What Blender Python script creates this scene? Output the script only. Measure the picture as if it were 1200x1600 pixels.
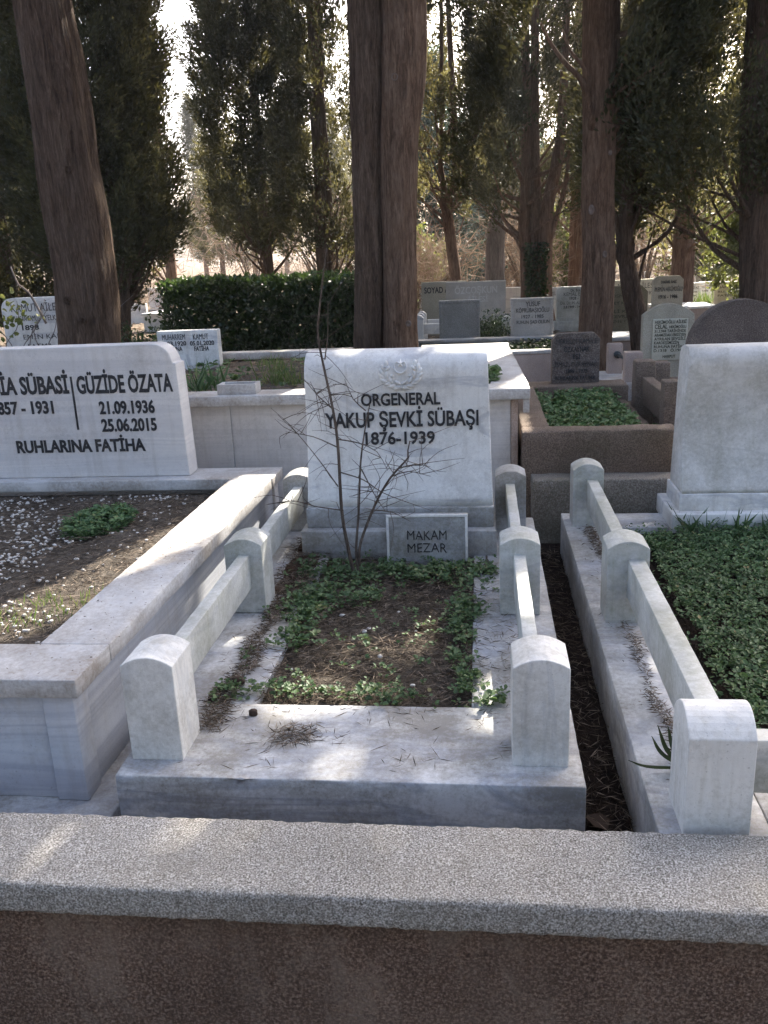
import bpy, bmesh, math, random
import numpy as np
from mathutils import Vector, Matrix, noise

# ------------------------------------------------------------------ camera, sky, sun, exposure
for o in list(bpy.data.objects):
    bpy.data.objects.remove(o)
scene = bpy.context.scene
COL = scene.collection
R_ = math.radians

cam_d = bpy.data.cameras.new('camera')
cam_d.sensor_fit = 'VERTICAL'
cam_d.sensor_height = 36.0
cam_d.lens = 1347.0 / 1600.0 * 36.0
cam_d.clip_start = 0.05
cam_d.clip_end = 2000.0
cam = bpy.data.objects.new('camera', cam_d)
COL.objects.link(cam)
cy_ = Vector((150, 410, -1347)).normalized()                 # world +Y seen from the camera
cz_ = -Vector((200, -4500, -1347)); cz_ = (cz_ - cy_ * cz_.dot(cy_)).normalized()
cx_ = cy_.cross(cz_)
cam.matrix_world = Matrix.Translation((0, 0, 1.33)) @ Matrix((cx_, cy_, cz_)).to_4x4()
scene.camera = cam

SUN_AZ, SUN_EL = 18.0, 40.0          # degrees from +Y towards +X, and above the horizon
SUN = np.array([math.sin(R_(SUN_AZ)) * math.cos(R_(SUN_EL)), math.cos(R_(SUN_AZ)) * math.cos(R_(SUN_EL)), math.sin(R_(SUN_EL))])
world = bpy.data.worlds.new('World'); scene.world = world; world.use_nodes = True
wn = world.node_tree; wn.nodes.clear()
sky = wn.nodes.new('ShaderNodeTexSky'); sky.sky_type = 'NISHITA'; sky.sun_disc = False
sky.sun_elevation = R_(SUN_EL); sky.sun_rotation = R_(SUN_AZ); sky.altitude = 50
sky.air_density = 0.75; sky.dust_density = 6.0; sky.ozone_density = 0.7
bg = wn.nodes.new('ShaderNodeBackground'); bg.inputs['Strength'].default_value = 0.15
wo = wn.nodes.new('ShaderNodeOutputWorld')
wn.links.new(sky.outputs[0], bg.inputs[0]); wn.links.new(bg.outputs[0], wo.inputs[0])
sun_d = bpy.data.lights.new('sun', 'SUN'); sun_d.energy = 4.8; sun_d.angle = R_(0.53); sun_d.color = (1.0, 0.93, 0.82)
sun = bpy.data.objects.new('sun', sun_d); COL.objects.link(sun)
sun.rotation_euler = Vector([-c for c in SUN]).to_track_quat('-Z', 'Y').to_euler()
sun.location = (6, 20, 18)
vs = scene.view_settings
vs.view_transform = 'Standard'; vs.look = 'None'; vs.gamma = 1.0; vs.use_curve_mapping = False
vs.exposure = 2.0
scene.render.engine = 'CYCLES'
scene.cycles.use_denoising = True
scene.cycles.max_bounces = 5; scene.cycles.diffuse_bounces = 3; scene.cycles.use_adaptive_sampling = True; scene.cycles.adaptive_threshold = 0.02; scene.cycles.glossy_bounces = 2
scene.cycles.transmission_bounces = 4; scene.cycles.transparent_max_bounces = 4
scene.cycles.sample_clamp_indirect = 8.0

# ------------------------------------------------------------------ helpers
def tag(o, label=None, cat=None, group=None, kind=None):
    if label: o['label'] = label
    if cat: o['category'] = cat
    if group: o['group'] = group
    if kind: o['kind'] = kind
    return o

def thing(name, loc, label, cat, group=None):
    o = bpy.data.objects.new(name, None); COL.objects.link(o)
    o.location = loc; o.empty_display_size = 0.1
    return tag(o, label, cat, group)

def link_mesh(name, me, mat=None, parent=None):
    o = bpy.data.objects.new(name, me); COL.objects.link(o)
    if mat and not me.materials: me.materials.append(mat)
    if parent:
        o.parent = parent
        o.matrix_parent_inverse = Matrix.Translation(-parent.location) if parent.parent is None else Matrix.Identity(4)
    return o

def smooth(me, on=True):
    me.polygons.foreach_set('use_smooth', [on] * len(me.polygons))

def bm_obj(name, bm, mat, parent=None, sm=False):
    me = bpy.data.meshes.new(name); bm.normal_update(); bm.to_mesh(me); bm.free()
    if sm: smooth(me)
    return link_mesh(name, me, mat, parent)

def from_arrays(name, V, F, mat=None, parent=None, sm=False):
    me = bpy.data.meshes.new(name)
    me.from_pydata([tuple(v) for v in V], [], [tuple(f) for f in F])
    me.update()
    if sm: smooth(me)
    return link_mesh(name, me, mat, parent)

def nz(p, s=1.0):
    return noise.noise(Vector(p) * s)

def axis_pts(a, b, r, step):
    n = max(1, int(round((b - a - 2 * r) / step)))
    mid = np.linspace(a + r, b - r, n + 1)
    return np.concatenate([[a, a + r * 0.3], mid, [b - r * 0.3, b]])

def stone(name, b, mat, parent=None, r=0.005, step=0.06, amp=0.0, freq=8.0, chips=(), taper=None, shear=None):
    """a rounded, slightly worn block; b = x0,x1,y0,y1,z0,z1"""
    x0, x1, y0, y1, z0, z1 = b
    r = min(r, (x1 - x0) * .45, (y1 - y0) * .45, (z1 - z0) * .45)
    ax = [axis_pts(x0, x1, r, step), axis_pts(y0, y1, r, step), axis_pts(z0, z1, r, step)]
    idx = {}; V = []; F = []
    def vid(i, j, k):
        key = (i, j, k)
        if key not in idx:
            idx[key] = len(V); V.append((ax[0][i], ax[1][j], ax[2][k]))
        return idx[key]
    nx, ny, nzz = len(ax[0]) - 1, len(ax[1]) - 1, len(ax[2]) - 1
    for i in range(nx):
        for j in range(ny):
            F.append((vid(i, j, 0), vid(i, j + 1, 0), vid(i + 1, j + 1, 0), vid(i + 1, j, 0)))
            F.append((vid(i, j, nzz), vid(i + 1, j, nzz), vid(i + 1, j + 1, nzz), vid(i, j + 1, nzz)))
    for i in range(nx):
        for k in range(nzz):
            F.append((vid(i, 0, k), vid(i + 1, 0, k), vid(i + 1, 0, k + 1), vid(i, 0, k + 1)))
            F.append((vid(i, ny, k), vid(i, ny, k + 1), vid(i + 1, ny, k + 1), vid(i + 1, ny, k)))
    for j in range(ny):
        for k in range(nzz):
            F.append((vid(0, j, k), vid(0, j, k + 1), vid(0, j + 1, k + 1), vid(0, j + 1, k)))
            F.append((vid(nx, j, k), vid(nx, j + 1, k), vid(nx, j + 1, k + 1), vid(nx, j, k + 1)))
    V = np.array(V); lo = np.array([x0, y0, z0]) + r; hi = np.array([x1, y1, z1]) - r
    Cc = np.clip(V, lo, hi); D = V - Cc; L = np.linalg.norm(D, axis=1, keepdims=True); L[L < 1e-9] = 1
    Nn = D / L
    P = Cc + Nn * r
    if amp > 0:
        for q in range(len(P)):
            e = np.count_nonzero(np.abs(D[q]) > 1e-6)
            a = amp * (1.0 if e < 2 else 2.2)
            P[q] += Nn[q] * a * (nz(P[q], freq) + 0.6 * nz(P[q], freq * 3.1)) - (Nn[q] * a * max(0, nz(P[q] + 7, freq * 1.7)) * 1.2 if e >= 2 else 0)
    for (c, rad, dep) in chips:
        dd = np.linalg.norm(P - np.array(c), axis=1); w = np.clip(1 - dd / rad, 0, 1)
        P -= Nn * (w * dep)[:, None]
    if taper:                                   # shrink towards the top in x
        t = (P[:, 2] - z0) / (z1 - z0); cx = (x0 + x1) / 2
        P[:, 0] = cx + (P[:, 0] - cx) * (1 - t * taper)
    if shear: P[:, 0] += shear * (P[:, 1] - y0)
    return from_arrays(name, P, F, mat, parent, sm=True)

def prism(name, prof, axis, a, b, mat, parent=None, bev=0.004, seg=2, sm=False):
    """closed profile extruded from a to b along 'x' (prof in y,z) or 'y' (prof in x,z) or 'z' (prof in x,y)"""
    bm = bmesh.new()
    mk = {'x': lambda p, t: (t, p[0], p[1]), 'y': lambda p, t: (p[0], t, p[1]), 'z': lambda p, t: (p[0], p[1], t)}[axis]
    A = [bm.verts.new(mk(p, a)) for p in prof]; B = [bm.verts.new(mk(p, b)) for p in prof]
    n = len(prof)
    bm.faces.new(A[::-1]); bm.faces.new(B)
    for i in range(n):
        bm.faces.new((A[i], A[(i + 1) % n], B[(i + 1) % n], B[i]))
    bmesh.ops.recalc_face_normals(bm, faces=bm.faces)
    if bev > 0:
        es = [e for e in bm.edges if len(e.link_faces) == 2 and e.calc_face_angle(0) > 0.6]
        bmesh.ops.bevel(bm, geom=es, offset=bev, segments=seg, affect='EDGES', profile=0.5)
    return bm_obj(name, bm, mat, parent, sm)

def arch_prof(c, w, z0, zs, rise, n=10):
    """upright with a segmental arched top, profile in (horizontal, z)"""
    h = w / 2
    P = [(c - h, z0), (c + h, z0)]
    for i in range(n + 1):
        t = -1 + 2 * i / n
        P.append((c - h * t, zs + rise * (1 - t * t)))
    return P

def catmull(pts, step):
    pts = [np.array(p, float) for p in pts]
    ext = [2 * pts[0] - pts[1]] + pts + [2 * pts[-1] - pts[-2]]
    out = []
    for i in range(1, len(ext) - 2):
        p0, p1, p2, p3 = ext[i - 1:i + 3]
        n = max(1, int(np.linalg.norm((p2 - p1)[:3]) / step))
        for k in range(n):
            t = k / n
            out.append(0.5 * ((2 * p1) + (-p0 + p2) * t + (2 * p0 - 5 * p1 + 4 * p2 - p3) * t * t + (-p0 + 3 * p1 - 3 * p2 + p3) * t ** 3))
    out.append(pts[-1])
    return out

def tube_arrays(pts, seg=6, step=0.05, ridge=0.0, rk=5.0, seed=0, cap=True, knots=()):
    """pts = (x,y,z,r); returns verts, faces"""
    C = catmull(pts, step); V = []; F = []
    n = len(C); up = np.array([0.13, 0.31, 0.94])
    for i, c in enumerate(C):
        a = C[max(0, i - 1)][:3]; b = C[min(n - 1, i + 1)][:3]
        d = b - a; d /= (np.linalg.norm(d) + 1e-9)
        u = np.cross(d, [1, 0, 0] if abs(d[0]) < .8 else [0, 1, 0]); u /= np.linalg.norm(u); w = np.cross(d, u)
        for k in range(seg):
            th = 2 * math.pi * k / seg
            r = max(c[3], 0.0006)
            if ridge:
                q = (math.cos(th) * rk + seed, math.sin(th) * rk, c[2] * 0.9)
                r *= 1 + ridge * (nz(q, .5) * 1.2 + abs(nz(q, 1.7)) * 0.9 + 0.5 * nz((q[0] * 3, q[1] * 3, q[2] * 2)) + .55 * abs(nz((math.cos(th) * rk * 2.6 + seed, math.sin(th) * rk * 2.6, c[2] * 2.2))))
            V.append(c[:3] + (u * math.cos(th) + w * math.sin(th)) * r)
    for i in range(n - 1):
        for k in range(seg):
            F.append((i * seg + k, i * seg + (k + 1) % seg, (i + 1) * seg + (k + 1) % seg, (i + 1) * seg + k))
    if cap:
        F.append(tuple(range(seg - 1, -1, -1))); F.append(tuple((n - 1) * seg + k for k in range(seg)))
    return V, F

def tubes(name, lines, mat, parent=None, seg=5, step=0.05, **kw):
    V = []; F = []
    for L in lines:
        v, f = tube_arrays(L, seg, step, **kw); b = len(V)
        V += v; F += [tuple(i + b for i in q) for q in f]
    return from_arrays(name, V, F, mat, parent, sm=True)

def unit(a):
    return a / (np.linalg.norm(a, axis=1, keepdims=True) + 1e-9)

def leaves(name, P, D, L, W, mat, parent=None, rng=None, fold=0.15, rnd=None):
    """n small folded kite-shaped leaves as one mesh; face attribute 'rnd' varies their colour"""
    n = len(P); rng = rng or np.random.default_rng(1)
    D = unit(D); S = unit(np.cross(D, rng.normal(size=(n, 3)))); Nn = np.cross(S, D)
    L = np.broadcast_to(L, n)[:, None]; W = np.broadcast_to(W, n)[:, None]
    V = np.empty((n, 4, 3), np.float32)
    V[:, 0] = P; V[:, 1] = P + D * L * .45 + S * W * .5 + Nn * W * fold
    V[:, 2] = P + D * L; V[:, 3] = P + D * L * .45 - S * W * .5 + Nn * W * fold
    me = bpy.data.meshes.new(name)
    me.vertices.add(4 * n); me.vertices.foreach_set('co', V.ravel())
    me.loops.add(4 * n); me.loops.foreach_set('vertex_index', np.arange(4 * n, dtype=np.int32))
    me.polygons.add(n); me.polygons.foreach_set('loop_start', np.arange(0, 4 * n, 4, dtype=np.int32))
    me.update(calc_edges=True)
    at = me.attributes.new('rnd', 'FLOAT', 'FACE')
    at.data.foreach_set('value', (rng.random(n) if rnd is None else rnd).astype(np.float32))
    return link_mesh(name, me, mat, parent)

# ------------------------------------------------------------------ materials
class NT:
    def __init__(s, name):
        s.m = bpy.data.materials.new(name); s.m.use_nodes = True; s.t = s.m.node_tree
        s.b = s.t.nodes['Principled BSDF']; s.out = s.t.nodes['Material Output']
        g = s.t.nodes.new('ShaderNodeNewGeometry'); s.pos = g.outputs['Position']; s.geo = g
    def n(s, typ, **kw):
        x = s.t.nodes.new(typ)
        for k, v in kw.items(): setattr(x, k, v)
        return x
    def l(s, a, b): s.t.links.new(a, b)
    def mapped(s, scale=(1, 1, 1), rot=(0, 0, 0), src=None):
        m = s.n('ShaderNodeMapping'); m.inputs['Scale'].default_value = scale; m.inputs['Rotation'].default_value = rot
        s.l(src or s.pos, m.inputs['Vector']); return m.outputs[0]
    def noise(s, scale, vec=None, detail=4, rough=.55, dist=0.0):
        x = s.n('ShaderNodeTexNoise'); x.inputs['Scale'].default_value = scale; x.inputs['Detail'].default_value = detail
        x.inputs['Roughness'].default_value = rough; x.inputs['Distortion'].default_value = dist
        s.l(vec or s.pos, x.inputs['Vector']); return x.outputs['Fac']
    def vor(s, scale, vec=None, feature='F1', out='Distance'):
        x = s.n('ShaderNodeTexVoronoi', feature=feature); x.inputs['Scale'].default_value = scale
        s.l(vec or s.pos, x.inputs['Vector']); return x.outputs[out]
    def ramp(s, fac, stops):
        x = s.n('ShaderNodeValToRGB'); e = x.color_ramp.elements
        while len(e) < len(stops): e.new(0.5)
        for i, (p, c) in enumerate(stops):
            e[i].position = p; e[i].color = (c[0], c[1], c[2], 1) if hasattr(c, '__len__') else (c, c, c, 1)
        s.l(fac, x.inputs[0]); return x.outputs[0]
    def mix(s, fac, a, b, mode='MIX'):
        x = s.n('ShaderNodeMix', data_type='RGBA', blend_type=mode)
        for sock, v in ((x.inputs[0], fac), (x.inputs[6], a), (x.inputs[7], b)):
            if hasattr(v, 'links') or hasattr(v, 'is_linked'): s.l(v, sock)
            elif hasattr(v, '__len__'): sock.default_value = (v[0], v[1], v[2], 1)
            else: sock.default_value = v
        return x.outputs[2]
    def math(s, op, a, b=0.0):
        x = s.n('ShaderNodeMath', operation=op)
        for sock, v in ((x.inputs[0], a), (x.inputs[1], b)):
            if hasattr(v, 'is_linked'): s.l(v, sock)
            else: sock.default_value = v
        return x.outputs[0]
    def finish(s, col, rough=.6, bump=None, bstr=.3, bdist=.01, spec=.4):
        if hasattr(col, 'is_linked'): s.l(col, s.b.inputs['Base Color'])
        else: s.b.inputs['Base Color'].default_value = (*col, 1)
        if hasattr(rough, 'is_linked'): s.l(rough, s.b.inputs['Roughness'])
        else: s.b.inputs['Roughness'].default_value = rough
        s.b.inputs['Specular IOR Level'].default_value = spec
        if bump is not None:
            x = s.n('ShaderNodeBump'); x.inputs['Strength'].default_value = bstr; x.inputs['Distance'].default_value = bdist
            s.l(bump, x.inputs['Height']); s.l(x.outputs[0], s.b.inputs['Normal'])
        return s.m

def marble(name, base, vein, vscale=(1.2, 1.2, 7), rot=(0, 0, 0), vw=(.50, .62), vamt=.8, dirt=(.22, .19, .15), damt=.5, dlo=.55, rough=.5, streak=.35):
    t = NT(name)
    v = t.mapped(vscale, rot)
    a = t.noise(1.6, v, 6, .6, 1.1)
    f = t.ramp(a, [(vw[0], 0), ((vw[0] + vw[1]) / 2, 1), (vw[1], 0.15), (min(.99, vw[1] + .12), 0)])
    f2 = t.ramp(t.noise(3.3, v, 5, .65, .6), [(.42, 0), (.75, 1)])
    c = t.mix(t.math('MULTIPLY', f, vamt), base, vein)
    c = t.mix(t.math('MULTIPLY', f2, .35 * vamt), c, vein)
    c = t.mix(t.math('MULTIPLY', t.ramp(t.noise(38, None, 3, .7), [(.4, 0), (.72, 1)]), .16), c, (base[0] * .6, base[1] * .6, base[2] * .62))
    # rain streaks and lichen dirt
    st = t.ramp(t.noise(1.0, t.mapped((26, 26, 1.5)), 4, .6, .3), [(.52, 0), (.75, 1)])
    c = t.mix(t.math('MULTIPLY', st, streak), c, (dirt[0] * 1.6, dirt[1] * 1.65, dirt[2] * 1.7))
    d = t.ramp(t.math('ADD', t.math('MULTIPLY', t.noise(3.0, None, 6, .7), .75), t.math('MULTIPLY', t.noise(60, None, 3, .8), .35)), [(dlo, 0), (dlo + .2, 1)])
    c = t.mix(t.math('MULTIPLY', d, damt), c, dirt)
    sp = t.ramp(t.noise(170, None, 2, .6), [(.66, 0), (.74, 1)])
    c = t.mix(t.math('MULTIPLY', sp, .45), c, (dirt[0] * .5, dirt[1] * .5, dirt[2] * .5))
    h = t.math('ADD', t.noise(120, None, 4, .7), t.math('MULTIPLY', t.noise(9, None, 3), .6))
    return t.finish(c, rough, h, .22, .004, .35)

def concrete(name, lo, mid, hi, spec_scale=260, moss=None, mamt=.5, bstr=.7, bdist=.006, big=2.0, stain=None):
    t = NT(name)
    sp = t.noise(spec_scale, None, 2, .75)
    c = t.ramp(sp, [(.32, lo), (.5, mid), (.66, hi)])
    bg_ = t.ramp(t.noise(big, None, 6, .65), [(.3, .72), (.7, 1.2)])
    c = t.mix(1.0, c, bg_, 'MULTIPLY')
    if moss:
        m = t.ramp(t.math('ADD', t.math('MULTIPLY', t.noise(2.3, None, 5, .7), .8), t.math('MULTIPLY', t.noise(40, None, 3, .7), .3)), [(.5, 0), (.72, 1)])
        c = t.mix(t.math('MULTIPLY', m, mamt), c, moss)
    if stain:
        m = t.ramp(t.noise(4.5, t.mapped((1, 1, .6)), 9, .78, .6), [(.52, 0), (.60, .7), (.75, 1)])
        c = t.mix(t.math('MULTIPLY', m, .55), c, stain)
        m = t.ramp(t.noise(1.6, t.mapped((1.2, 1, .35)), 6, .7, .4), [(.45, 0), (.7, 1)])
        c = t.mix(t.math('MULTIPLY', m, .5), c, tuple(x * .8 for x in lo))
    h = t.math('ADD', t.noise(spec_scale * .6, None, 3, .8), t.math('MULTIPLY', t.noise(14, None, 4), 1.2))
    return t.finish(c, .9, h, bstr, bdist, .2)

M = {}
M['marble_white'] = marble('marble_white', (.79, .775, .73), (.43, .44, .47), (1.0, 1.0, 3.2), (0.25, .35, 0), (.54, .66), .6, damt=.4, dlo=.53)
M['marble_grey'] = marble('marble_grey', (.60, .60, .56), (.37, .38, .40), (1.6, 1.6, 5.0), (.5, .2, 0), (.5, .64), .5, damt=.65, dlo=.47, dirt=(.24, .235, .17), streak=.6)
M['marble_panel'] = marble('marble_panel', (.60, .61, .63), (.42, .44, .49), (.25, .25, 5.0), (0.02, .05, 0), (.46, .64), .8, damt=.35, streak=.3)
M['marble_slab'] = marble('marble_slab', (.645, .645, .63), (.33, .35, .40), (1.0, 2.6, 7.0), (.1, .1, .5), (.47, .66), .8, dirt=(.21, .19, .155), damt=.8, dlo=.44, streak=.2)
M['marble_band'] = marble('marble_band', (.70, .67, .635), (.55, .53, .52), (.22, .22, 6.0), (0.02, .05, 0), (.46, .64), .6, damt=.35, streak=.25)
M['marble_cap'] = marble('marble_cap', (.595, .583, .558), (.42, .42, .43), (.8, .8, 5.0), (0, .05, 0), (.5, .64), .5, dirt=(.26, .22, .18), damt=.85, dlo=.46)
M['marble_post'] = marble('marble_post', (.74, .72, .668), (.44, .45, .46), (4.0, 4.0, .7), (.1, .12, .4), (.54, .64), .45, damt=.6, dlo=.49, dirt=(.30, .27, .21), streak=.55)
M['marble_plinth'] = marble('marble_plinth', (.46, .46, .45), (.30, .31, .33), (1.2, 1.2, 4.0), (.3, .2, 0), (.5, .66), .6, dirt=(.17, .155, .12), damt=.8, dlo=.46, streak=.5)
M['marble_old'] = marble('marble_old', (.68, .655, .61), (.48, .47, .45), (1.5, 1.5, 4), (.2, 0, 0), (.5, .64), .4, dirt=(.26, .24, .18), damt=.6, dlo=.48, rough=.7)
M['stone_grey'] = concrete('stone_grey', (.20, .19, .18), (.30, .29, .27), (.40, .39, .37), 120, (.12, .13, .09), .5)
M['stone_pale'] = concrete('stone_pale', (.44, .40, .35), (.55, .51, .455), (.63, .59, .53), 120, (.32, .29, .24), .4)
M['stone_brown'] = concrete('stone_brown', (.085, .065, .055), (.145, .115, .098), (.24, .21, .18), 110, (.05, .04, .035), .5)
M['stone_olive'] = concrete('stone_olive', (.12, .11, .08), (.18, .165, .12), (.25, .23, .18), 110, (.07, .075, .05), .6)
M['stone_buff'] = concrete('stone_buff', (.34, .30, .22), (.45, .41, .32), (.54, .50, .40), 120, (.24, .23, .16), .5)
M['panel_buff'] = concrete('panel_buff', (.50, .47, .36), (.58, .55, .43), (.64, .61, .50), 150, (.40, .38, .28), .3, .25)
M['parapet_cap'] = concrete('parapet_cap', (.085, .076, .062), (.315, .290, .250), (.70, .66, .60), 240, (.22, .195, .15), .45, .9, .005, 1.4)
M['parapet_wall'] = concrete('parapet_wall', (.060, .036, .025), (.155, .097, .066), (.34, .24, .175), 130, (.21, .15, .108), .5, 1.0, .012, 2.2, (.28, .21, .155))
M['kerb_concrete'] = concrete('kerb_concrete', (.12, .105, .085), (.21, .185, .155), (.34, .31, .27), 140, (.10, .10, .065), .6, .8)
M['kerb_brown'] = concrete('kerb_brown', (.10, .072, .055), (.175, .130, .10), (.27, .21, .165), 140, (.085, .075, .048), .6, .8)
M['pink_concrete'] = concrete('pink_concrete', (.34, .25, .20), (.45, .35, .29), (.52, .42, .36), 160, (.28, .21, .17), .4, .4)

def paint(name, col, rough=.6):
    t = NT(name)
    c = t.mix(t.ramp(t.noise(90, None, 3, .7), [(.45, 0), (.75, .6)]), col, tuple(min(1, x * 2 + .05) for x in col))
    return t.finish(c, rough)
M['ink'] = paint('ink', (.018, .018, .02), .55)
M['ink_worn'] = paint('ink_worn', (.10, .095, .085), .8)
M['ink_green'] = paint('ink_green', (.05, .05, .03), .8)
M['letter_relief'] = paint('letter_relief', (.61, .58, .53), .8)
M['iron'] = paint('iron', (.03, .035, .035), .5)
M['turquoise'] = paint('turquoise', (.02, .12, .10), .6)

def soil(name, a, b, c_, sc=30):
    t = NT(name)
    f = t.noise(sc, t.mapped((1, 1, .5)), 6, .75, .8)
    c = t.ramp(f, [(.3, a), (.52, b), (.72, c_)])
    fib = t.ramp(t.noise(1.0, t.mapped((160, 26, 40), (0, 0, .6)), 3, .6, 1.5), [(.5, 0), (.7, 1)])
    c = t.mix(t.math('MULTIPLY', fib, .55), c, c_)
    fib2 = t.ramp(t.noise(1.0, t.mapped((150, 24, 40), (0, 0, -.9)), 3, .6, 1.5), [(.52, 0), (.7, 1)])
    c = t.mix(t.math('MULTIPLY', fib2, .5), c, a)
    c = t.mix(1.0, c, t.ramp(t.noise(1.7, None, 4), [(.3, .7), (.7, 1.25)]), 'MULTIPLY')
    return t.finish(c, .95, t.math('ADD', f, t.math('MULTIPLY', fib, .4)), 1.0, .015, .1)
M['soil_litter'] = soil('soil_litter', (.05, .041, .033), (.11, .092, .073), (.23, .195, .16))
M['soil_red'] = soil('soil_red', (.045, .026, .018), (.115, .066, .044), (.21, .14, .10))
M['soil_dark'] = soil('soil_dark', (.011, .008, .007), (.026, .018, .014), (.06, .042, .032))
M['soil_grey'] = soil('soil_grey', (.06, .05, .04), (.13, .11, .09), (.22, .19, .155))
M['ground'] = soil('ground', (.07, .05, .035), (.15, .115, .08), (.24, .19, .14), 9)

def leaf_mat(name, stops, trans, tcol, rough=.55, spec=.3):
    t = NT(name)
    at = t.n('ShaderNodeAttribute', attribute_name='rnd')
    c = t.ramp(at.outputs['Fac'], stops)
    c = t.mix(1.0, c, t.ramp(t.noise(.9, None, 3), [(.3, .75), (.7, 1.3)]), 'MULTIPLY')
    t.finish(c, rough, spec=spec)
    tr = t.n('ShaderNodeBsdfTranslucent'); t.l(t.mix(.6, c, tcol), tr.inputs[0])
    mx = t.n('ShaderNodeMixShader'); mx.inputs[0].default_value = trans
    t.l(t.b.outputs[0], mx.inputs[1]); t.l(tr.outputs[0], mx.inputs[2]); t.l(mx.outputs[0], t.out.inputs[0])
    return t.m
M['cypress'] = leaf_mat('cypress', [(0, (.017, .026, .015)), (.5, (.030, .041, .021)), (.85, (.058, .066, .030)), (1, (.13, .11, .05))], .36, (.22, .19, .06))
M['cypress_olive'] = leaf_mat('cypress_olive', [(0, (.038, .045, .022)), (.5, (.068, .074, .036)), (.85, (.115, .108, .048)), (1, (.2, .15, .075))], .4, (.30, .26, .09))
M['conifer_blue'] = leaf_mat('conifer_blue', [(0, (.03, .055, .045)), (.6, (.05, .085, .065)), (1, (.08, .11, .07))], .3, (.1, .16, .09))
M['shrub_leaf'] = leaf_mat('shrub_leaf', [(0, (.04, .06, .02)), (.6, (.09, .12, .035)), (1, (.20, .20, .07))], .4, (.3, .32, .08))
M['hedge_leaf'] = leaf_mat('hedge_leaf', [(0, (.010, .019, .007)), (.6, (.022, .040, .013)), (1, (.06, .09, .026))], .25, (.12, .2, .04), .35, .5)
M['ground_leaf'] = leaf_mat('ground_leaf', [(0, (.034, .070, .028)), (.6, (.080, .148, .058)), (.92, (.15, .22, .09)), (1, (.25, .21, .09))], .25, (.12, .2, .06), .5, .35)
M['weed_leaf'] = leaf_mat('weed_leaf', [(0, (.048, .084, .038)), (.6, (.092, .155, .066)), (.92, (.165, .22, .105)), (1, (.26, .22, .10))], .3, (.16, .26, .06), .5, .35)
M['grass'] = leaf_mat('grass', [(0, (.05, .09, .025)), (.6, (.09, .14, .04)), (1, (.22, .20, .08))], .35, (.2, .28, .06))
M['needles'] = leaf_mat('needles', [(0, (.045, .035, .026)), (.5, (.125, .097, .072)), (1, (.30, .24, .185))], .1, (.15, .1, .06), .9, .1)
M['tan_twig'] = leaf_mat('tan_twig', [(0, (.16, .11, .08)), (.6, (.26, .19, .14)), (1, (.38, .30, .22))], .15, (.3, .22, .16), .9, .1)

def bark(name, lo, mid, hi, sc=1.0):
    t = NT(name)
    v = t.mapped((26 * sc, 26 * sc, 2.6 * sc))
    f = t.noise(1.0, v, 8, .7, 1.2)
    f2 = t.noise(1.0, t.mapped((60 * sc, 60 * sc, 9 * sc)), 6, .75, 1.5)
    g = t.math('ADD', t.math('MULTIPLY', f, .55), t.math('MULTIPLY', f2, .45))
    c = t.ramp(g, [(.40, lo), (.5, mid), (.61, hi)])
    c = t.mix(t.math('MULTIPLY', t.ramp(t.noise(3.0, None, 6, .75), [(.45, 0), (.75, 1)]), .45), c, (hi[0] * .85, hi[1] * .9, hi[2] * .95))
    return t.finish(c, .95, g, 1.0, .06 / sc, .1)
M['bark'] = bark('bark', (.048, .032, .023), (.108, .074, .053), (.19, .138, .102))
M['bark_red'] = bark('bark_red', (.09, .054, .038), (.19, .12, .085), (.32, .215, .155))
M['bark_warm'] = bark('bark_warm', (.075, .046, .031), (.165, .106, .072), (.29, .198, .14))
M['bark_grey'] = bark('bark_grey', (.14, .115, .10), (.25, .21, .19), (.36, .31, .28))
M['bark_dry'] = bark('bark_dry', (.06, .045, .036), (.13, .10, .08), (.24, .19, .155), 3.0)
def plain(name, col, rough=.7, amt=.3, sc=60):
    t = NT(name)
    c = t.mix(t.ramp(t.noise(sc, None, 4, .7), [(.4, 0), (.7, amt)]), col, tuple(x * .4 for x in col))
    return t.finish(c, rough, t.noise(sc * 2, None, 3), .3, .003)
M['pebble'] = plain('pebble', (.70, .67, .62), .7, .6, 40)
M['cone'] = plain('cone', (.05, .032, .022), .9)
M['dry_leaf'] = plain('dry_leaf', (.20, .075, .045), .8)
M['knot'] = plain('knot', (.20, .155, .13), .9, .7, 30)
M['red_paint'] = plain('red_paint', (.25, .02, .02), .8)
M['white_plain'] = plain('white_plain', (.75, .74, .72), .6, .3, 12)

# ------------------------------------------------------------------ the ground
def gz(x, y):
    k = [(-60, -.62), (1.5, -.62), (1.7, -.25), (4.4, -.25), (5.6, -.02), (7.0, .04), (8.5, .08), (10, .20), (14, .26), (20, .30), (60, .6), (900, 6.0)]
    z = np.interp(y, [p[0] for p in k], [p[1] for p in k])
    if y > 7: z += .03 * nz((x * .5, y * .5, 0)) + .015 * nz((x * 2, y * 2, 3))
    elif y > 1.6: z += .012 * nz((x * 4, y * 4, 1))
    return float(z)

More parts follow.
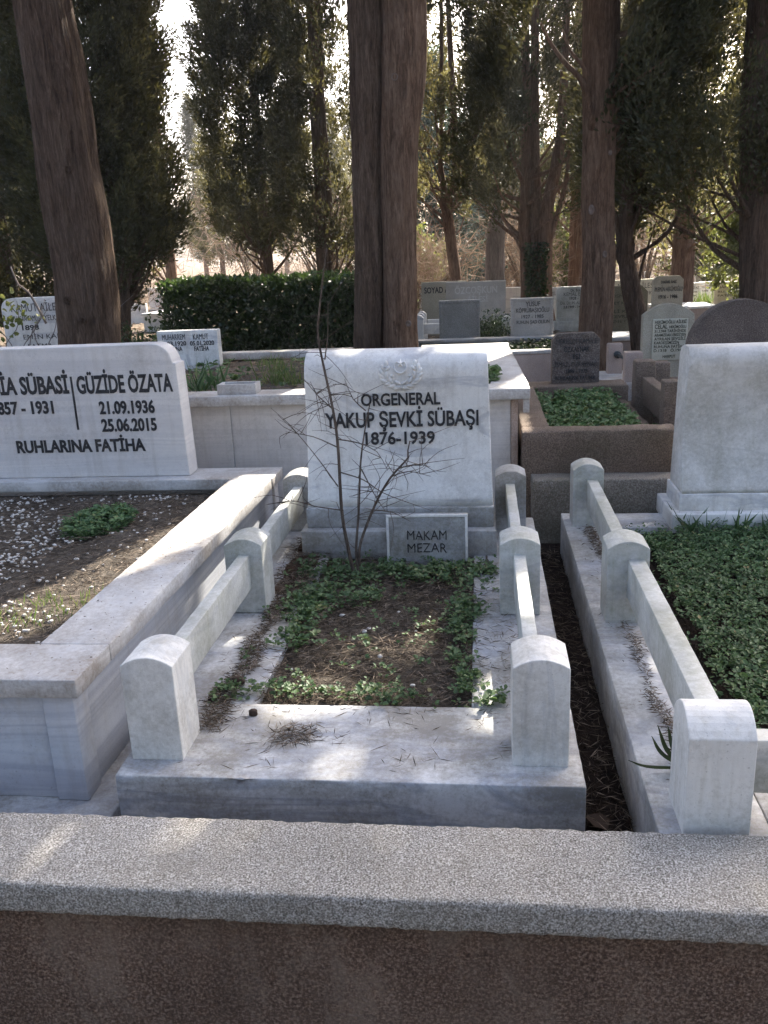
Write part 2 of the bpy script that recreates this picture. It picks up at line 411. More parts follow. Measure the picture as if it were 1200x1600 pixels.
def ground_sheet():
    xs = np.concatenate([[-700, -300, -120, -60, -35, -22], np.linspace(-15, -5, 21), np.linspace(-4.7, 4.7, 64), np.linspace(5, 15, 21), [22, 35, 60, 120, 300, 700]])
    ys = np.concatenate([[-60, -20, -6, 0, 1.3, 1.5, 1.7], np.linspace(1.8, 12, 90), np.linspace(12.3, 30, 50), [34, 40, 50, 70, 110, 200, 400, 900]])
    V = [(x, y, gz(x, y)) for y in ys for x in xs]; n = len(xs)
    F = [(j * n + i, j * n + i + 1, (j + 1) * n + i + 1, (j + 1) * n + i) for j in range(len(ys) - 1) for i in range(n - 1)]
    o = from_arrays('ground', V, F, M['ground'], None, True)
    return tag(o, 'bare brown earth strewn with needles under the trees', 'ground', kind='structure')
ground_sheet()

def patch(name, x0, x1, y0, y1, z, amp, mat, label, cat='soil', step=.035, fr=5.0, sink=0):
    nx = max(2, int((x1 - x0) / step)); ny = max(2, int((y1 - y0) / step)); V = []
    for j in range(ny + 1):
        for i in range(nx + 1):
            x = x0 + (x1 - x0) * i / nx; y = y0 + (y1 - y0) * j / ny
            e = min(1, min(i, nx - i, j, ny - j) / 3)
            V.append((x, y, z - sink * (1 - e) ** 2 + amp * e * (nz((x, y, z), fr) + .6 * nz((x, y, z + 3), fr * 2.7) + .35 * nz((x, y, z + 9), fr * 7))))
    F = [(j * (nx + 1) + i, j * (nx + 1) + i + 1, (j + 1) * (nx + 1) + i + 1, (j + 1) * (nx + 1) + i) for j in range(ny) for i in range(nx)]
    o = from_arrays(name, V, F, mat, None, True)
    return tag(o, label, cat, kind='structure')

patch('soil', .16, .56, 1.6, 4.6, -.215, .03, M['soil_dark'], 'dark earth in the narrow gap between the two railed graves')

# ------------------------------------------------------------------ parapet wall in front
pw = thing('parapet_wall', (0, 1.63, -.62), 'brown rendered parapet wall with pale pebbly coping across the front', 'wall')
stone('wall_body', (-4.2, 4.2, 1.53, 1.71, -.64, -.052), M['parapet_wall'], pw, .006, .05, .002, 30)
stone('coping', (-4.2, 4.2, 1.49, 1.745, -.05, .03), M['parapet_cap'], pw, .011, .014, .0017, 45)

# ------------------------------------------------------------------ the railed grave in the middle
g1 = thing('railed_grave', (-.37, 3.1, -.2), 'white marble grave surround in the middle with arched posts and rails', 'grave surround')
stone('front_slab', (-1.006, .257, 1.952, 2.35, -.20, 0), M['marble_slab'], g1, .004, .022, .0012, 14, chips=[((-.66, 1.952, 0), .035, .012), ((-.25, 1.952, 0), .012, .005), ((.10, 1.952, 0), .014, .004)])
stone('side_slab', (-1.006, -.71, 2.354, 4.30, -.20, -.004), M['marble_slab'], g1, .004, .05, .0015, 10)
stone('side_slab', (-.04, .257, 2.354, 4.30, -.20, -.002), M['marble_slab'], g1, .004, .05, .0015, 10)
for cx, ys in ((-.915, (2.03, 3.06, 4.10)), (.143, (2.04, 3.05, 4.10))):
    for i, y in enumerate(ys):
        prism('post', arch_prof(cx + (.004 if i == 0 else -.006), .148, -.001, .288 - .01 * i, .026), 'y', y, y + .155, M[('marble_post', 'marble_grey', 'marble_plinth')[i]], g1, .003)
    xr = cx + (-.004 if cx < 0 else -.009)
    for i in range(2):
        stone('rail', (xr - .022, xr + .022, ys[i] + .150, ys[i + 1] + .004, .105, .24 - .008 * i), M['marble_grey'], g1, .003, .06, .0006, 20)
patch('soil', -.74, 0, 2.33, 3.80, -.03, .022, M['soil_litter'], 'needle-covered earth bed of the railed grave in the middle')
patch('soil', -.92, -.70, 3.22, 4.1, .008, .012, M['soil_red'], 'reddish litter heaped left of the scrolled headstone', sink=.03)
patch('soil', -.06, .09, 3.42, 3.8, .004, .012, M['soil_litter'], 'litter heaped right of the plaque below the scrolled headstone', sink=.03)

# ------------------------------------------------------------------ lettering
_font = {}
def glyphs(txt, bold):
    key = (txt, bold)
    if key not in _font:
        cu = bpy.data.curves.new('text', 'FONT'); cu.body = txt; cu.extrude = 0.0; cu.offset = bold; cu.resolution_u = 3
        ob = bpy.data.objects.new('text', cu); COL.objects.link(ob)
        dg = bpy.context.evaluated_depsgraph_get()
        me = bpy.data.meshes.new_from_object(ob.evaluated_get(dg), depsgraph=dg)
        V = np.array([v.co[:] for v in me.vertices]); F = [tuple(p.vertices) for p in me.polygons]
        bpy.data.objects.remove(ob); bpy.data.curves.remove(cu); bpy.data.meshes.remove(me)
        _font[key] = (V, F)
    return _font[key]
CAP = None
def lettering(parent, txt, x0, x1, zb, h, y, mat, lean=0.0, bold=.012, depth=.0035, wob=0.0, name='lettering'):
    """one raised line of letters facing -Y: x0..x1 wide, capitals h high standing on zb; lean = dy per dz"""
    global CAP
    if CAP is None: CAP = glyphs('H', 0)[0][:, 1].max()
    V, F = glyphs(txt, bold)
    lo, hi = V[:, 0].min(), V[:, 0].max()
    X = x0 + (V[:, 0] - lo) / (hi - lo) * (x1 - x0); Zl = V[:, 1] / CAP * h
    n = len(V)
    yy = y + Zl * lean
    if wob: Zl = Zl + wob * np.array([nz((a * 60, 0, zb * 31)) for a in X])
    front = np.stack([X, yy - depth, zb + Zl], 1); back = np.stack([X, yy + .004, zb + Zl], 1)
    edges = {}
    for f in F:
        for i in range(len(f)):
            e = (f[i], f[(i + 1) % len(f)])
            if (e[1], e[0]) in edges: del edges[(e[1], e[0])]
            else: edges[e] = 1
    FF = list(F) + [(a, a + n, b + n, b) for a, b in edges]
    allv = np.concatenate([front, back])
    # one part per word: cut the line where the gap between letters is wide
    fx = sorted((min(X[i % n] for i in f), max(X[i % n] for i in f), k) for k, f in enumerate(FF))
    words = [[]]; right = -1e9
    for a, b, k in fx:
        if words[-1] and a - right > h * .30: words.append([])
        words[-1].append(k); right = max(right, b)
    for w in words:
        used = sorted({i for k in w for i in FF[k]}); mp = {v: i for i, v in enumerate(used)}
        from_arrays(name, allv[used], [tuple(mp[i] for i in FF[k]) for k in w], mat, parent)

# ------------------------------------------------------------------ scrolled headstone (the general's)
h1 = thing('headstone', (-.38, 3.9, 0), 'tall scroll-topped white marble headstone with wreath and crescent above black lettering', 'headstone')
stone('plinth', (-.835, .062, 3.72, 4.09, -.02, .118), M['marble_plinth'], h1, .006, .05, .0015, 10)
stone('plinth', (-.815, .052, 3.775, 4.07, .116, .212), M['marble_plinth'], h1, .005, .05, .0010, 10)
HP = [(3.800, .211), (3.803, .25), (3.822, .33), (3.838, .42), (3.845, .52), (3.845, .62), (3.838, .72), (3.832, .79), (3.836, .84), (3.850, .878), (3.878, .904), (3.915, .917), (3.96, .917), (4.0, .912), (4.03, .895), (4.04, .86), (4.045, .55), (4.05, .211)]
def scroll(name, prof, x0, x1, inset, mat, parent, nx=16, amp=.0012):
    """a profile in (y,z) swept along x, edges rounded, sides drawn in slightly towards the top"""
    z0 = min(p[1] for p in prof); z1 = max(p[1] for p in prof); yc = sum(p[0] for p in prof) / len(prof); zc = (z0 + z1) / 2
    xs = [(x0, .006), (x0 + .0015, .002), (x0 + .006, 0)] + [(x0 + (x1 - x0) * i / nx, 0) for i in range(1, nx)] + [(x1 - .006, 0), (x1 - .0015, .002), (x1, .006)]
    V = []; F = []; n = len(prof)
    for (x, sh) in xs:
        for (y, z) in prof:
            t = (z - z0) / (z1 - z0); xc = (x0 + x1) / 2
            X = xc + (x - xc) * (1 - inset * t)
            d = math.hypot(y - yc, z - zc)
            Y = y - (y - yc) / d * sh + amp * nz((X, y, z), 9); Z = z - (z - zc) / d * sh + amp * nz((X + 5, y, z), 9)
            V.append((X, Y, Z))
    m = len(xs)
    for i in range(m - 1):
        for k in range(n):
            F.append((i * n + k, (i + 1) * n + k, (i + 1) * n + (k + 1) % n, i * n + (k + 1) % n))
    F.append(tuple(range(n))); F.append(tuple((m - 1) * n + k for k in range(n - 1, -1, -1)))
    o = from_arrays(name, V, F, mat, parent, True)
    bm = bmesh.new(); bm.from_mesh(o.data); bmesh.ops.recalc_face_normals(bm, faces=bm.faces); bm.to_mesh(o.data); bm.free()
    return o
def dense(prof, step=.02):
    return [tuple(p) for p in catmull([np.array((p[0], p[1], 0)) for p in prof], step)]
HPD = [(p[0], p[1]) for p in dense(HP)]
scroll('slab', HPD, -.810, .047, .045, M['marble_white'], h1)
def face_y(z):
    pts = [p for p in HP[:12]]
    return float(np.interp(z, [p[1] for p in pts], [p[0] for p in pts]))
def lean_at(z): return (face_y(z + .03) - face_y(z - .01)) / .04
for txt, x0, x1, zb, h in (('ORGENERAL', -.541, -.183, .676, .053), ('YAKUP ŞEVKİ SÜBAŞI', -.712, -.014, .577, .066), ('1876-1939', -.530, -.212, .497, .054)):
    lettering(h1, txt, x0, x1, zb, h, face_y(zb) - .0005, M['ink'], lean_at(zb), .022, .004)

# wreath, crescent and star carved in relief
def blob(V, F, c, ax, ay, rx, ry, rz, seg=8):
    """flattened half-ellipsoid lying on the stone: ax, ay = in-plane axes (x,z), bulging to -y"""
    b = len(V); rings = 3
    V.append((c[0], c[1] - rz, c[2]))
    for r in range(1, rings + 1):
        ph = r / rings * math.pi / 2
        for k in range(seg):
            th = 2 * math.pi * k / seg
            u = math.sin(ph) * math.cos(th) * rx; v = math.sin(ph) * math.sin(th) * ry
            V.append((c[0] + ax[0] * u + ay[0] * v, c[1] - rz * math.cos(ph) + (.004 if r == rings else 0), c[2] + ax[1] * u + ay[1] * v))
    for k in range(seg): F.append((b, b + 1 + k, b + 1 + (k + 1) % seg))
    for r in range(rings - 1):
        for k in range(seg):
            p = b + 1 + r * seg
            F.append((p + k, p + seg + k, p + seg + (k + 1) % seg, p + (k + 1) % seg))
V = []; F = []; WC = (-.357, .818)
for s in (-1, 1):
    for i in range(8):
        t = i / 7; an = math.radians(-78 + 118 * t)
        for rr, tilt, sz in ((.082, .55, 1.0), (.060, -.35, .8)):
            if rr < .07 and i % 2: continue
            x = WC[0] + s * math.cos(an) * rr * 1.05; z = WC[1] + math.sin(an) * rr * .78 + (0 if rr > .07 else .004)
            ta = an + math.pi / 2 - tilt
            ax = (s * math.cos(ta), math.sin(ta)); ay = (-ax[1], ax[0])
            blob(V, F, (x, face_y(z), z), ax, ay, .025 * sz * (1 - .25 * t), .0105 * sz, .010)
    for (dx, dz) in ((.062, -.012), (.040, -.010), (.066, .03)):
        z = WC[1] + dz; blob(V, F, (WC[0] + s * dx, face_y(z), z), (1, 0), (0, 1), .008, .008, .009)
for dx, dz, a, rx in ((0, -.062, 1.57, .016), (-.014, -.066, .5, .018), (.014, -.066, 2.64, .018)):
    z = WC[1] + dz; blob(V, F, (WC[0] + dx, face_y(z), z), (math.cos(a), math.sin(a)), (-math.sin(a), math.cos(a)), rx, .007, .011)
from_arrays('wreath', V, F, M['marble_white'], h1, True)
def ring_relief(name, c, r0, r1, a0, a1, dep, mat, parent, n=26, crescent=False):
    V = []; F = []
    for i in range(n + 1):
        a = a0 + (a1 - a0) * i / n; w = 1.0 if not crescent else max(.12, math.sin(math.pi * i / n) ** .6)
        rm = (r0 + r1) / 2 + (r1 - r0) * .5 * (1 - w); hw = (r1 - r0) / 2 * w
        for (rr, d) in ((rm + hw, -.004), (rm + hw * .7, dep), (rm - hw * .7, dep), (rm - hw, -.004)):
            x = c[0] + math.cos(a) * rr; z = c[1] + math.sin(a) * rr
            V.append((x, face_y(z) - d, z))
    for i in range(n):
        for k in range(3): F.append((i * 4 + k, i * 4 + k + 1, (i + 1) * 4 + k + 1, (i + 1) * 4 + k))
    return from_arrays(name, V, F, mat, parent, True)
ring_relief('crescent', (-.357, .845), .021, .031, R_(120), R_(420), .009, M['marble_white'], h1, 30, True)
sv = []; sc = (-.357, .862)
for i in range(10):
    a = math.pi / 2 + i * math.pi / 5; r = .021 if i % 2 == 0 else .0085
    sv.append((sc[0] + math.cos(a) * r, sc[1] + math.sin(a) * r))
V = [(x, face_y(z) - .004, z) for x, z in sv] + [(sc[0], face_y(sc[1]) - .014, sc[1])] + [(x, face_y(z) + .006, z) for x, z in sv]
from_arrays('star', V, [(i, (i + 1) % 10, 10) for i in range(10)] + [(i, i + 11, (i + 1) % 10 + 11, (i + 1) % 10) for i in range(10)], M['marble_white'], h1)

# small plaque leaning on the plinth
pq = thing('plaque', (-.25, 3.64, 0), 'small framed marble plaque with worn lettering leaning at the foot of scrolled headstone', 'plaque')
pb = stone('panel', (-.428, -.066, 3.625, 3.655, -.03, .221), M['marble_plinth'], pq, .004, .04, .0006, 12)
for b in ((-.427, -.067, 3.621, 3.628, .209, .220), (-.427, -.416, 3.621, 3.628, -.02, .208), (-.078, -.067, 3.621, 3.628, -.02, .208)):
    stone('moulding', b, M['marble_white'], pq, .001, .2)
lettering(pq, 'MAKAM', -.335, -.16, .105, .042, 3.625, M['ink'], 0, -.008, .003, .003)
lettering(pq, 'MEZAR', -.335, -.16, .046, .042, 3.625, M['ink'], 0, -.008, .003, .005)
pq.rotation_euler = (R_(-3), 0, 0)

# ------------------------------------------------------------------ the grave on the right
g2 = thing('railed_grave', (1.2, 3.0, -.2), 'white marble grave surround on the right, full of green leaves, with arched posts', 'grave surround')
stone('side_slab', (.404, .665, 1.752, 4.36, -.24, 0), M['marble_slab'], g2, .004, .04, .0014, 10)
stone('front_slab', (.669, 2.3, 1.752, 2.02, -.24, -.003), M['marble_slab'], g2, .004, .04, .0012, 10)
stone('back_slab', (.669, 2.3, 4.12, 4.36, -.24, -.003), M['marble_slab'], g2, .004, .06, .0012, 10)
zz = [(p[0], p[1]) for p in arch_prof(1.848, .158, -.001, .255, .05, 12)]
prism('post', zz, 'x', .456, .606, M['marble_post'], g2, .003)
prism('post', arch_prof(.517, .148, -.001, .286, .028), 'y', 2.975, 3.125, M['marble_grey'], g2, .003)
prism('post', arch_prof(.512, .146, -.001, .286, .030), 'y', 4.13, 4.27, M['marble_grey'], g2, .003)
stone('rail', (.515, .575, 1.92, 2.98, .10, .245), M['marble_grey'], g2, .003, .06, .0006, 20)
stone('rail', (.505, .555, 3.12, 4.135, .105, .24), M['marble_grey'], g2, .003, .06, .0006, 20)
stone('rail', (.602, 2.2, 1.82, 1.875, .085, .225), M['marble_grey'], g2, .003, .06, .0006, 20)
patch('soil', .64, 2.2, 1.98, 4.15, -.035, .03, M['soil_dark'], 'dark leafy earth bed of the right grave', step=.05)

h2 = thing('headstone', (1.5, 4.2, 0), 'blank scroll-faced pale marble headstone at the right edge, lichen speckled', 'headstone')
stone('plinth', (.905, 2.06, 4.075, 4.47, -.02, .075), M['marble_white'], h2, .006, .06, .001, 10)
stone('plinth', (.945, 2.02, 4.13, 4.43, .073, .16), M['marble_white'], h2, .005, .06, .001, 10)
HP2 = [(4.135, .159), (4.14, .18), (4.175, .28), (4.2, .4), (4.21, .52), (4.205, .62), (4.19, .71), (4.178, .775), (4.185, .82), (4.205, .845), (4.25, .855), (4.32, .852), (4.37, .835), (4.385, .8), (4.40, .4), (4.41, .159)]
h2s = scroll('slab', [(p[0], p[1]) for p in dense(HP2)], .955, 2.01, .02, M['marble_old'], h2)

# ------------------------------------------------------------------ raised marble grave on the left
g3 = thing('raised_grave', (-2.1, 3.2, -.2), 'raised marble-clad grave on the left with broad coping round pebbled earth', 'raised grave')
stone('plinth', (-3.2, -1.045, 1.90, 4.50, -.26, -.15), M['marble_slab'], g3, .006, .06, .0012, 9)
stone('front_panel', (-3.1, -1.232, 2.055, 2.10, -.149, .192), M['marble_panel'], g3, .002, .06, .0004, 8)
stone('corner_pilaster', (-1.232, -1.14, 2.042, 2.13, -.149, .192), M['marble_panel'], g3, .003, .05, .0004, 8)
stone('side_panel', (-1.19, -1.150, 2.133, 4.36, -.149, .192), M['marble_panel'], g3, .002, .06, .0004, 8, shear=.014)
stone('corner_pilaster', (-1.20, -1.105, 4.362, 4.44, -.149, .192), M['marble_band'], g3, .003, .05, .0004, 8)
stone('back_panel', (-3.1, -1.2, 4.38, 4.42, -.149, .192), M['marble_band'], g3, .002, .1)
stone('coping', (-3.15, -1.112, 2.018, 2.246, .193, .25), M['marble_cap'], g3, .004, .03, .0008, 12)
stone('coping', (-1.332, -1.112, 2.249, 4.200, .193, .2495), M['marble_cap'], g3, .004, .03, .0008, 12, shear=.018)
stone('coping', (-3.15, -1.073, 4.203, 4.45, .193, .25), M['marble_cap'], g3, .004, .04, .0008, 12)
patch('soil', -3.0, -1.27, 2.2, 4.24, .165, .022, M['soil_litter'], 'brown pebbled earth bed inside the raised left grave')
h3 = thing('headstone', (-2.11, 4.3, .25), 'wide cream marble headstone with two names side by side in black on left grave', 'headstone')
def shoulder(xl, xr, z0, zs, zt, sh):
    P = [(xl, z0), (xr, z0), (xr - .012, zs)]
    c = (xr - .03, zs)
    P += [(xr - .028, zs + .002)]
    for i in range(1, 7):
        a = i / 6 * math.pi / 2
        P.append((xr - .03 - sh * (1 - math.cos(a)) * 1.0, zs + (zt - zs) * math.sin(a)))
    Q = [(xl + xr - p[0], p[1]) for p in P[2:]][::-1]
    return P + Q
prism('slab', shoulder(-2.68, -1.535, .2505, .842, .942, .095), 'y', 4.285, 4.42, M['marble_band'], h3, .006, 3)
for txt, x0, x1, zb, h in (('RABİA SÜBASİ', -2.66, -2.135, .706, .086), ('GÜZİDE ÖZATA', -2.09, -1.575, .702, .086), ('1857 - 1931', -2.57, -2.235, .602, .062), ('21.09.1936', -1.985, -1.685, .592, .062), ('25.06.2015', -1.985, -1.685, .499, .062), ('RUHLARINA FATİHA', -2.475, -1.76, .392, .062)):
    lettering(h3, txt, x0, x1, zb, h, 4.285, M['ink'], 0, .030 if h > .07 else .034, .003)
stone('divider', (-2.121, -2.111, 4.281, 4.29, .51, .79), M['ink'], h3, .001, .3)

# ------------------------------------------------------------------ large raised marble plot behind
g4 = thing('raised_grave', (-1.7, 5.8, -.1), 'long marble-clad raised family plot behind the scrolled headstone, bare earth inside', 'raised grave')
xs = [-3.9, -2.55, -1.425, -.62, .16]
for a, b in zip(xs[:-1], xs[1:]):
    stone('front_panel', (a + .0015, b - .0015, 4.75, 4.80, -.28, .545), M['marble_band'], g4, .002, .08, .0004, 8)
stone('corner_pilaster', (.161, .198, 4.742, 4.86, -.28, .545), M['pink_concrete'], g4, .003, .1)
stone('side_panel', (.155, .195, 4.862, 6.95, -.15, .545), M['marble_band'], g4, .002, .1)
cx = [-3.95, -1.66, .262]
for a, b in zip(cx[:-1], cx[1:]):
    stone('coping', (a + .001, b - .001, 4.685, 4.90, .546, .604), M['marble_cap'], g4, .004, .05, .0008, 12)
stone('coping', (.055, .262, 4.903, 6.95, .546, .604), M['marble_cap'], g4, .004, .06, .0008, 12, shear=-.024)
stone('coping_bracket', (.225, .258, 4.70, 4.74, .47, .545), M['marble_cap'], g4, .003, .1)
stone('coping', (-2.6, -1.02, 6.95, 7.10, .55, .606), M['marble_cap'], g4, .004, .08, .0008, 12)
stone('coping', (-.48, .22, 6.953, 7.10, .55, .606), M['marble_cap'], g4, .004, .08, .0008, 12)
stone('back_panel', (-3.9, .15, 7.00, 7.06, -.1, .549), M['stone_brown'], g4, .003, .1)
stone('side_panel', (-3.93, -3.88, 4.80, 7.0, -.28, .545), M['marble_band'], g4, .002, .15)
stone('coping', (-3.95, -3.75, 4.903, 6.95, .546, .604), M['marble_cap'], g4, .004, .1)
patch('soil', -3.8, .12, 4.85, 7.02, .535, .03, M['soil_grey'], 'dry grey earth inside the long raised family plot', step=.06)
pl = thing('planter', (-1.373, 4.79, .604), 'small white marble trough standing on the coping of the long raised plot', 'planter')
stone('trough_side', (-1.485, -1.262, 4.735, 4.752, .605, .662), M['marble_cap'], pl, .002, .1)
stone('trough_side', (-1.485, -1.262, 4.838, 4.855, .605, .662), M['marble_cap'], pl, .002, .1)
stone('trough_end', (-1.485, -1.466, 4.754, 4.836, .605, .6615), M['marble_cap'], pl, .002, .1)
stone('trough_end', (-1.281, -1.262, 4.754, 4.836, .605, .6615), M['marble_cap'], pl, .002, .1)
stone('trough_soil', (-1.464, -1.283, 4.755, 4.835, .606, .645), M['soil_dark'], pl, .002, .03, .003, 60)

# ------------------------------------------------------------------ generic headstones behind
def slab_prof(shape, x0, x1, z0, z1):
    w = x1 - x0; c = (x0 + x1) / 2
    if shape == 'flat': return [(x0, z0), (x1, z0), (x1, z1), (x0, z1)]
    if shape == 'octagon':
        k = w * .13; return [(x0, z0), (x1, z0), (x1, z1 - k), (x1 - k, z1), (x0 + k, z1), (x0, z1 - k)]
    if shape == 'arch': return arch_prof(c, w, z0, z1 - w * .22, w * .22, 14)
    if shape == 'round':
        P = [(x0, z0), (x1, z0)]; zs = z1 - w * .48
        return P + [(c + w / 2 * math.cos(math.pi * i / 18), zs + (z1 - zs) * math.sin(math.pi * i / 18)) for i in range(19)]
    if shape == 'corner':
        k = w * .12; P = [(x0, z0), (x1, z0)]
        P += [(x1 - k + k * math.cos(math.pi / 2 * i / 5), z1 - k + k * math.sin(math.pi / 2 * i / 5)) for i in range(6)]
        return P + [(x0 + k - k * math.sin(math.pi / 2 * i / 5), z1 - k + k * math.cos(math.pi / 2 * i / 5)) for i in range(6)]
def headstone(label, x0, x1, y, z0, z1, th, mat, shape='flat', lines=(), ink='ink', base=None, frame=None, rot=0, group=None):
    t = thing('headstone', ((x0 + x1) / 2, y, z0), label, 'headstone', group)
    prism('slab', slab_prof(shape, x0, x1, z0, z1), 'y', y, y + th, mat, t, .004, 2)
    for (txt, a, b, zb, h) in lines:
        lettering(t, txt, a, b, zb, h, y, M[ink], 0, .02 if 'M' not in txt else -.006, .003)
    if base:
        bz, bx, by = base
        stone('plinth', (x0 - bx, x1 + bx, y - by, y + th + by, bz, z0 + .002), mat, t, .004, .1)
    if frame:
        fw = frame
        for b in ((x0, x1, z1 - fw, z1), (x0, x1, z0, z0 + fw), (x0, x0 + fw, z0 + fw, z1 - fw), (x1 - fw, x1, z0 + fw, z1 - fw)):
            stone('frame', (b[0] + .001, b[1] - .001, y - .012, y + .002, b[2] + .001, b[3] - .001), mat, t, .003, .2)
    if rot: t.rotation_euler = (0, 0, rot)
    return t

headstone('low white headstone of the Kamut family standing on bare earth before the hedge', -2.467, -1.99, 6.487, .50, .835, .09, M['marble_white'], 'flat',
          (('MUHARREM', -2.425, -2.245, .768, .042), ('KAMUT', -2.18, -2.062, .766, .042), ('10.03.1920', -2.44, -2.24, .724, .032), ('05.01.2020', -2.21, -2.02, .722, .032), ('RUHUNA', -2.41, -2.275, .683, .032), ('FATİHA', -2.18, -2.065, .681, .032)))
headstone('white headstone lettered AİLE KABRİ behind twiggy branches at the left edge', -4.11, -3.33, 7.25, .10, 1.10, .12, M['marble_white'], 'corner',
          (('KAMUT AİLE-KABRİ', -4.02, -3.40, .985, .066), ('HASAN KAMUT', -4.0, -3.78, .905, .045), ('YELKIZ KAMUT', -3.74, -3.42, .905, .045), ('1898', -3.95, -3.8, .83, .04), ('1975', -3.6, -3.46, .83, .04), ('EMİN KAMUT', -3.95, -3.5, .75, .04), ('FATMA', -3.92, -3.7, .67, .04)), rot=R_(3))
headstone('dark brown chamfered headstone lettered Özkaynak on the concrete kerb', .515, .858, 6.46, .362, .722, .09, M['stone_brown'], 'octagon',
          (('MERHUM KAMİLE', .545, .835, .645, .038), ('ÖZKAYNAK', .60, .785, .588, .036), ('EŞİ', .665, .72, .538, .03), ('İSMAİL ÖZKAYNAK', .535, .84, .482, .034), ('1898 - 1973', .62, .77, .435, .026), ('RUHLARINA FATİHA', .54, .83, .385, .028)), 'ink')
headstone('plain square grey headstone with raised rim before the carved family stone', -.468, -.008, 10.0, .36, .795, .11, M['stone_grey'], 'flat', frame=.035, base=(.18, .03, .03))
headstone('grey headstone lettered Yusuf with raised rim left of the big right trunk', .337, .808, 10.0, .36, .79, .11, M['stone_pale'], 'flat',
          (('YUSUF', .50, .66, .70, .05), ('KÖPRÜBAŞIOĞLU', .395, .76, .635, .045), ('1927 - 1985', .455, .70, .57, .036), ('RUHUN ŞAD OLSUN', .40, .765, .51, .036)), 'ink_worn', frame=.03, base=(.18, .02, .03))
headstone('broad pale headstone with the carved surname ÖZCOŞKUN AİLESİ', -.455, .333, 11.8, .38, .93, .12, M['stone_pale'], 'flat',
          (('ÖZCOŞKUN', -.34, .22, .78, .085), ('AİLESİ', -.18, .10, .67, .07)), 'letter_relief', base=(.2, .04, .04))
headstone('buff headstone lettered SOYAD Aİ half hidden by the carved family stone', -.80, -.20, 12.1, .30, .935, .10, M['stone_buff'], 'flat', (('SOYAD AİLESİ', -.76, -.25, .79, .075),), base=(.2, .03, .03))
headstone('blue-grey headstone lettered Kemal just left of the big right trunk', 1.01, 1.50, 12.0, .36, .81, .10, M['marble_grey'], 'corner',
          (('Dr. Ecz. ALİ', 1.19, 1.40, .745, .032), ('KEMAL EREN', 1.10, 1.42, .69, .045), ('1928 - 1985', 1.18, 1.40, .64, .034), ('Dia. Dr. M. ALİ EREN', 1.06, 1.45, .58, .038), ('3.8.1949 - 14.9.2010', 1.10, 1.44, .53, .032)), base=(.2, .03, .03))
headstone('white headstone with faint lettering behind the Kemal stone', .93, 1.22, 13.0, .30, .765, .08, M['marble_white'], 'flat', (('KAMİL', .96, 1.08, .66, .04), ('ER', .98, 1.06, .6, .04)))
headstone('mossy olive headstone behind the slender leaning trunk', 1.44, 2.01, 11.0, .26, .835, .12, M['stone_olive'], 'octagon',
          (('OSMAN', 1.58, 1.82, .70, .04), ('BEY KIZI', 1.58, 1.80, .62, .034), ('ALİ KIZI', 1.55, 1.85, .52, .034), ('CEVRİYE', 1.58, 1.86, .46, .034), ('İSMET H', 1.55, 1.85, .40, .034)), 'ink_green', base=(.15, .03, .03))
headstone('yellowish headstone peeping out behind the mossy olive one', 2.06, 2.75, 14.0, .28, .79, .1, M['panel_buff'], 'flat', (('MUSLU AİLESİ', 2.1, 2.66, .66, .075), ('M. 1925', 2.45, 2.66, .56, .05)))
headstone('tall buff headstone with clipped top corners and the years 1916 1986', 1.975, 2.31, 10.5, .30, .95, .10, M['stone_buff'], 'octagon',
          (('DOĞVEL BABİ', 2.06, 2.23, .87, .028), ('M.EMİN HEKİMOĞLU', 1.995, 2.30, .78, .05), ('1916 - 1986', 2.04, 2.25, .70, .04)))
c1 = headstone('arched buff headstone with a pale panel of many lines, lettered CELAL', 1.43, 1.87, 8.0, .14, .805, .10, M['stone_buff'], 'arch', (), base=(.05, .03, .05))
stone('inscription_panel', (1.515, 1.815, 7.988, 8.004, .315, .675), M['panel_buff'], c1, .003, .1)
for txt, a, b, zb, h in (('HEKİMOĞLU AİLESİ', 1.53, 1.80, .635, .026), ('CELAL', 1.53, 1.64, .592, .036), ('HEKİMOĞLU', 1.655, 1.80, .594, .022), ('31.3.944 TARİHİNDE', 1.53, 1.80, .558, .024), ('ARAMIZDAN EBEDİYEN', 1.53, 1.80, .524, .024), ('AYRILAN SEVGİLİ', 1.53, 1.80, .490, .024), ('KARDEŞİMİZİN', 1.53, 1.745, .456, .024), ('RUHUNA FATİHA', 1.53, 1.80, .422, .024), ('D.1318   Ö.1944', 1.53, 1.79, .388, .024), ('HARPUT', 1.61, 1.72, .335, .024)):
    lettering(c1, txt, a, b, zb, h, 7.988, M['ink_green'], 0, .02, .002)
headstone('dark brown round-topped headstone behind the blank scroll-faced stone', 1.56, 2.32, 6.8, .0, .895, .14, M['stone_brown'], 'round')
farw = [(3.58, 3.82, 16.0, .62, 'pale veined far headstone beside the sunlit shrub'), (3.86, 4.08, 16.3, .615, 'small white far headstone with grey lettering right of the veined one'), (3.80, 4.24, 15.0, .66, 'white far headstone with lines of lettering at the right trunk')]
for (a, b, y, zt, lab) in farw:
    headstone(lab, a, b, y, .22, zt, .08, M['marble_white'], 'flat', (('HAFIZ ALİ', a + .04, b - .04, zt - .10, .035), ('RUHUNA', a + .05, b - .06, zt - .17, .03), ('FATİHA', a + .05, b - .08, zt - .23, .03)), 'ink_worn', group='far white headstones')
